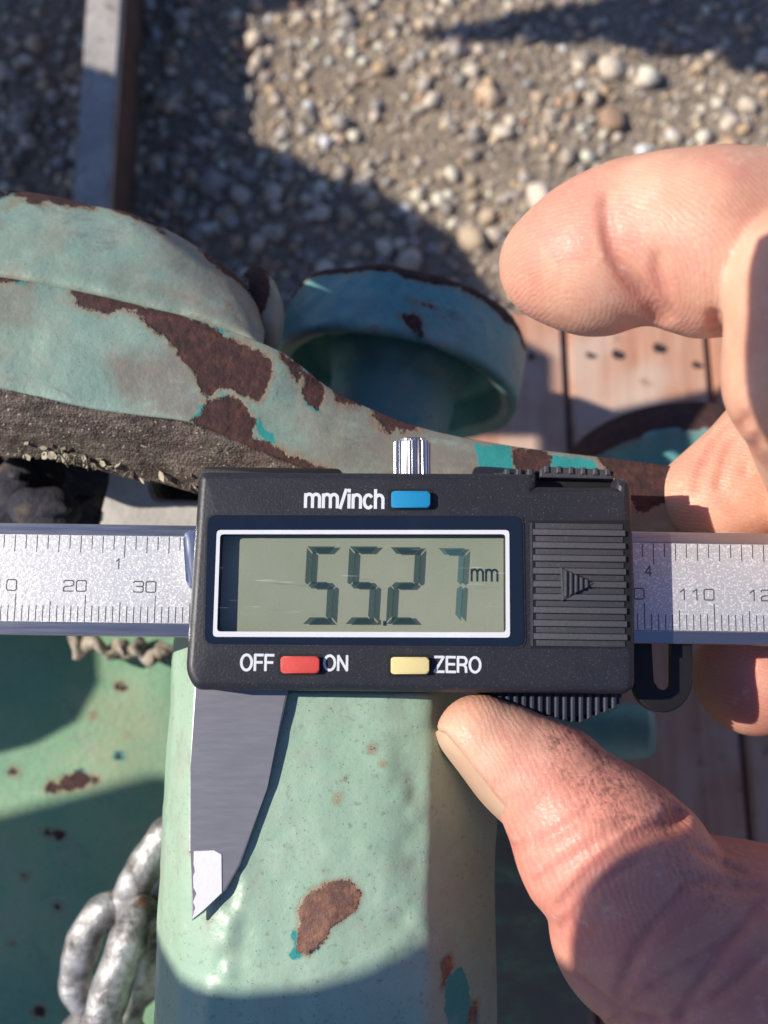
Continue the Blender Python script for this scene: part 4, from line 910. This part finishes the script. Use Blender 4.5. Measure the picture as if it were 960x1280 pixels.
# port cover with teeth
Pv, F = prism([uv(x, y, -4) for x, y in [(669.5, 588), (767, 589), (766.5, 612), (669.5, 611)]], -9.0, -4.0, 0); mesh('port_cavity', Pv, F, MAT['black'], cal, smooth=False)
Pv, F = prism([uv(x, y, -3) for x, y in [(674, 588), (680, 584), (757, 588), (764, 592), (766, 600), (674, 598)]], -6.0, -2.2, .25); port = mesh('port_cover', Pv, F, MAT['ribs'], cal, smooth=False)
for i in range(6):
    x = 680 + i * 15.2; Pv, F = prism([uv(px, py, -2.6) for px, py in [(x, 583 + i * .7), (x + 6, 583 + i * .7), (x + 6.5, 592 + i * .7), (x - .5, 592 + i * .7)]], -6.1, -1.9, .18, 1); mesh('tooth', Pv, F, MAT['ribs'], port, smooth=False)
Pv, F = prism([uv(x, y, -3) for x, y in [(618, 592), (666, 590), (667, 600), (618, 600)]], -6.0, -2.6, .2); rl = mesh('thumb_roller', Pv, F, MAT['ribs'], cal, smooth=False)
for i in range(3):
    x = 631 + i * 14; Pv, F = prism([uv(px, py, -2.6) for px, py in [(x, 586.5), (x + 7, 586.5), (x + 7.5, 597), (x - .5, 597)]], -6.1, -2.0, .2, 1); mesh('tooth', Pv, F, MAT['ribs'], rl, smooth=False)
# thumb grip below
gp = [uv(x, y, -5) for x, y in [(600, 858), (782, 858), (776, 880), (760, 884), (730, 894), (712, 898), (600, 872)]]
Pv, F = prism(gp, -9.0, -5.4, .3); grip = mesh('thumb_grip', Pv, F, MAT['grip'], cal, smooth=False)
for i in range(15):
    x = 622 + i * 10.2; yb = 880 + (x - 622) * .25 if x < 720 else 905 - (x - 720) * .42
    Pv, F = prism([uv(px, py, -5) for px, py in [(x, 856), (x + 6.2, 856), (x + 6.2, yb), (x, yb)]], -9.3, -4.9, .2, 1); mesh('tooth', Pv, F, MAT['grip'], grip, smooth=False)
# U-shaped end bracket below the beam
U = []
cx_, cy_ = 829, 851
for a in np.linspace(0, math.pi, 15): U.append((cx_ + 37 * math.cos(a), cy_ + 40 * math.sin(a)))
U += [(792, 800), (866 - 51, 800)]
inn = [(cx_ + 11.5 * math.cos(a), cy_ + 2 + 11.5 * math.sin(a)) for a in np.linspace(math.pi, 0, 11)]
U += inn + [(840.5, 800), (866, 800)]
Pv, F = prism([uv(x, y, -7) for x, y in U], -9.2, -7.0, .25, 2); mesh('end_bracket', Pv, F, MAT['black'], cal, smooth=False)
# knurled lock screw
n_ = 70; sc0 = CAL(*uv(516, 610, -5.2), -5.2); sc1 = CAL(*uv(515.5, 551, -5.2), -5.2); dS = (sc1 - sc0); hS = np.linalg.norm(dS); dS /= hS
u_, v_, _ = frame_of(dS); P = []
lev = [(0, 1), (hS - .55, 1), (hS - .12, .93), (hS, .84), (hS + .01, .05)]
for t, f_ in lev:
    for k_ in range(n_ * 2):
        a = 2 * math.pi * k_ / (n_ * 2); kn = .42 * (abs((k_ % 5) / 2.5 - 1.0)) if f_ == 1 else 0
        P.append(sc0 + dS * t + (u_ * math.cos(a) + v_ * math.sin(a)) * (2.82 - kn) * f_)
mesh('lock_screw', np.array(P), grid_faces(len(lev), n_ * 2, True), MAT['screw'], cal, smooth=False)

# ================================================================== HAND
hand = thing('person', 'bare right hand pinching the caliper with thumb below and fingers behind', 'person', V(1300, 900, 185))
def h3(px, py, D): return V(px, py, D)
PX = lambda r, D: r * D / FPX
idx = [(h3(692, 331, 139), PX(68, 139)), (h3(745, 318, 138), PX(92, 138)), (h3(790, 300, 137), PX(96, 137)), (h3(835, 298, 135), PX(102, 135)), (h3(885, 304, 134), PX(114, 134)), (h3(1010, 300, 134), PX(112, 134))]
prox = [(h3(1012, 355, 124), 9.9), (h3(1018, 470, 124), 9.9), (h3(1075, 640, 158), 11.0), (h3(1180, 760, 178), 12.0)]
mid = [(h3(893, 636, 172), PX(78, 172)), (h3(985, 562, 172), PX(84, 172)), (h3(1080, 600, 176), 10.8), (h3(1200, 780, 182), 12)]
rng_ = [(h3(944, 842, 173), PX(77, 173)), (h3(1060, 805, 174), 10.2), (h3(1210, 880, 184), 12)]
lit = [(h3(1062, 1000, 176), 8.5), (h3(1100, 990, 178), 9), (h3(1220, 1000, 184), 11)]
thb = [(h3(600, 924, 150), PX(56, 150)), (h3(640, 952, 150), PX(63, 150)), (h3(690, 982, 149), PX(72, 149)), (h3(748, 1055, 147), PX(102, 147)), (h3(785, 1092, 146), PX(112, 146))]
thn = [(h3(815, 1155, 147), PX(128, 147)), (h3(935, 1232, 150), PX(165, 150)), (h3(1120, 1330, 165), 24), (h3(1260, 1420, 180), 27)]
CREASE_PX = [([(825, 402), (808, 374), (790, 352), (768, 318), (758, 275), (757, 240)], .85, .12), ([(838, 398), (826, 360), (820, 320)], .35, .2), ([(899, 428), (893, 390)], .6, .3), ([(852, 1012), (838, 1030), (800, 1046), (745, 1085), (700, 1135)], 1.3, .3),
    ([(915, 515), (885, 560), (868, 610)], .4, .25), ([(935, 520), (910, 560), (897, 610)], .35, .25), ([(948, 545), (930, 590)], .3, .2), ([(700, 1165), (745, 1110), (800, 1075)], .35, .2), ([(770, 1250), (800, 1180), (860, 1100)], .4, .25), ([(725, 1225), (770, 1260), (830, 1278)], .4, .25),
    ([(850, 1275), (880, 1220), (955, 1125)], .45, .25), ([(760, 1278), (840, 1215), (930, 1165)], .3, .2), ([(845, 1270), (910, 1235), (956, 1190)], .3, .2), ([(640, 1060), (690, 1045), (740, 1010)], .25, .15), ([(655, 1110), (720, 1070), (790, 1020)], .28, .15), ([(870, 1060), (930, 1090)], .28, .2), ([(860, 1100), (955, 1110)], .25, .2)]
CREASES = []; HOLD = []
def chain_sd(P, ch, k):
    d = None
    for (a, ra), (b, rb) in zip(ch[:-1], ch[1:]):
        q = sd_cone(P, a, b, ra, rb); d = q if d is None else smin(d, q, k)
    return d
NA, NB, NC = h3(550, 909, 147), h3(634, 1014, 144.8), h3(541, 913, 157)     # front edge and back edge of the thumb nail
NT = (NB - NA) / np.linalg.norm(NB - NA); NLEN = np.linalg.norm(NB - NA) - .5; NN = np.cross(NT, NC - NA); NN /= np.linalg.norm(NN); NN = NN if NN[0] < 0 else -NN
def hand_sd(P):
    d_i = chain_sd(P, idx, 1.6)
    d_i = smin(d_i, np.linalg.norm(P - h3(742, 325, 137.6), axis=-1) - 9.3, 3.0)
    d = smin(d_i, chain_sd(P, prox, 2.5), .45)
    palm = smin(sd_cone(P, h3(1180, 760, 180), h3(1250, 1250, 184), 13, 16), sd_cone(P, h3(1330, 800, 184), h3(1330, 1250, 186), 13, 17), 14)
    palm = smin(palm, sd_cone(P, h3(1300, 1200, 184), h3(1560, 1750, 190), 21, 23), 12)
    d = smin(d, palm, 4)
    for ch in (mid, rng_, lit): d = smin(d, chain_sd(P, ch, 2.5), 1.5)
    t = chain_sd(P, thb, 2.6); q = P - NA; sal = q @ NT
    pl = q @ NN + .25 - np.maximum(sal - NLEN, 0) * .75 - np.maximum(1.0 - sal, 0) * .7
    t = -smin(-t, -pl, .9)
    t = smin(t, chain_sd(P, thn, 5.0), 1.3)
    d = smin(d, t, 4)
    if CREASES:
        mk = np.abs(d) < 3.2
        if mk.any():
            Q = P[mk]; dq = d[mk]; lo_q, hi_q = Q.min(0) - 4, Q.max(0) + 4
            for a, b, r in CREASES:
                if np.any(np.minimum(a, b) > hi_q) or np.any(np.maximum(a, b) < lo_q): continue
                near = np.all(np.abs(Q - (a + b) / 2) < np.linalg.norm(a - b) / 2 + 5, axis=1)
                if near.any(): dq[near] = ssub(dq[near], sd_cone(Q[near], a, b, r, r * .8), 1.1)
            d[mk] = dq
    return np.maximum(d, np.max(np.abs(P - np.array([76.5, -46, -8])) - np.array([72, 102, 52.5]), axis=-1))
for pl_, ra, rb in CREASE_PX:
    pl_ = catmull(np.array(pl_, float), np.linspace(0, len(pl_) - 1, 3 * len(pl_))); pts_ = []
    for x, y in pl_:
        D = 95.0
        for _ in range(40): D += max(float(hand_sd(V(x, y, D)[None])[0]) * .9, -.5)
        pts_.append(V(x, y, D))
    nn_ = len(pts_)
    for q_ in range(nn_ - 1):
        f_ = q_ / (nn_ - 1); r_ = (ra + (rb - ra) * f_); CREASES_NEW = (pts_[q_], pts_[q_ + 1], r_); HOLD.append(CREASES_NEW)
CREASES += [c for c in HOLD if np.linalg.norm(c[0] - c[1]) < 8]
lo, hi = (3, -150, -62), (150, 58, 46)
HV, HF = surface_nets(hand_sd, lo, hi, .62)
# fields on the skin
def near_ch(P, ch):
    d = np.full(len(P), 1e9); s = np.zeros(len(P)); acc = 0
    for (a, ra), (b, rb) in zip(ch[:-1], ch[1:]):
        ab = b - a; t = np.clip(((P - a) @ ab) / (ab @ ab), 0, 1); q = np.linalg.norm(P - a - t[:, None] * ab, axis=1) - (ra + (rb - ra) * t)
        s = np.where(q < d, acc + t * np.linalg.norm(ab), s); d = np.minimum(d, q); acc += np.linalg.norm(ab)
    return d, s
di, si = near_ch(HV, idx); dt_, stt = near_ch(HV, thb); dm_, sm_ = near_ch(HV, mid); dr_, sr2 = near_ch(HV, rng_); dn_, sn_ = near_ch(HV, thn)
whorl = lambda c, sx, sy: np.sqrt(((HV[:, 0] - c[0]) / sx) ** 2 + ((HV[:, 1] - c[1]) / sy) ** 2 + .2)
ridge = np.where(np.minimum(dm_, dr_) < np.minimum(di, dt_), HV[:, 1] * .9 - HV[:, 0] * .35 + .02 * HV[:, 0] ** 2 * .3, np.where(di < dt_, whorl(h3(700, 400, 135), 1.15, 1.0), HV[:, 0] * .62 + HV[:, 1] * .25 + .4 * np.sin(HV[:, 1] * .2)))
pad = np.clip(.75 - np.minimum.reduce([di, dt_, dm_, dr_]) * .25, 0, 1) * np.where(np.minimum(dn_, 99) < np.minimum.reduce([di, dt_, dm_, dr_]), .45, 1.0)
blush = np.clip(np.exp(-((si - 4) / 5.0) ** 2) * (di < 1) * .55 + np.exp(-(np.linalg.norm(HV - h3(818, 360, 127), axis=1) / 3.4) ** 2) * .7 + (dr_ < 1.2) * .55 + (dt_ < 1.2) * np.clip(stt / 14, 0, 1) * .75 + (dn_ < 1.5) * .6 + .12, 0, 1)
fold = np.zeros(len(HV))
for a, b, r in CREASES:
    nr_ = np.all(np.abs(HV - (a + b) / 2) < np.linalg.norm(a - b) / 2 + 4, axis=1)
    fold[nr_] = np.maximum(fold[nr_], np.exp(-(np.maximum(sd_cone(HV[nr_], a, b, r, r * .8), 0) / .55) ** 2) * min(1, .15 + r * .75))
qh = to_px(HV); dirt = np.exp(-((poly_sd(qh, [(690, 905), (745, 935), (805, 985), (840, 1015), (820, 1030), (760, 1010), (705, 950)]).clip(0)) / 22) ** 2) + .55 * np.exp(-((poly_sd(qh, [(850, 1060), (920, 1080), (900, 1130), (860, 1100)]).clip(0)) / 25) ** 2)
HF = [f for f in HF.tolist() if min(f) >= 0]
skin = mesh('hand', HV, HF, MAT['skin'], hand, attrs=dict(ridge=ridge, pad=pad, fold=fold, blush=blush, dirt=np.clip(dirt, 0, 1)))
# thumb nail: a thin curved plate seen almost edge-on along the thumb's lower left side
cl = [(544, 916), (551, 935), (574, 966), (602, 1003), (629, 1030)]; cr_ = [(553, 908), (572, 928), (598, 957), (621, 985), (638, 1013)]
mdl = lambda t, D, o: [(x0 + (x1 - x0) * t - .8 * o * e_, y0 + (y1 - y0) * t + .6 * o * e_, D + (1 - t) * z_) for (x0, y0), (x1, y1), z_, e_ in zip(cr_, cl, (3.6, 1.7, .6, .1, -.2), (.3, .9, 1, 1, .8))]
cuv = loft([[(x, y, D + .6) for x, y, D in mdl(1.0, 157, -3)], mdl(1.0, 156, 0), mdl(.75, 152.5, 4), mdl(.5, 149.5, 5), mdl(.22, 147, 3.5), mdl(0, 145.2, 0)], 40, 16)
A_ = cuv.reshape(-1, 3); B_ = A_ - NN * 1.1; n0 = len(A_); F = grid_faces(16, 40); F = F + [[i + n0 for i in f[::-1]] for f in F]
bl = list(range(40)) + [i * 40 + 39 for i in range(1, 16)] + [15 * 40 + i for i in range(38, -1, -1)] + [i * 40 for i in range(14, 0, -1)]
F += [(bl[i], bl[(i + 1) % len(bl)], bl[(i + 1) % len(bl)] + n0, bl[i] + n0) for i in range(len(bl))]
mesh('thumbnail', np.concatenate([A_, B_]), F, MAT['nail'], hand)
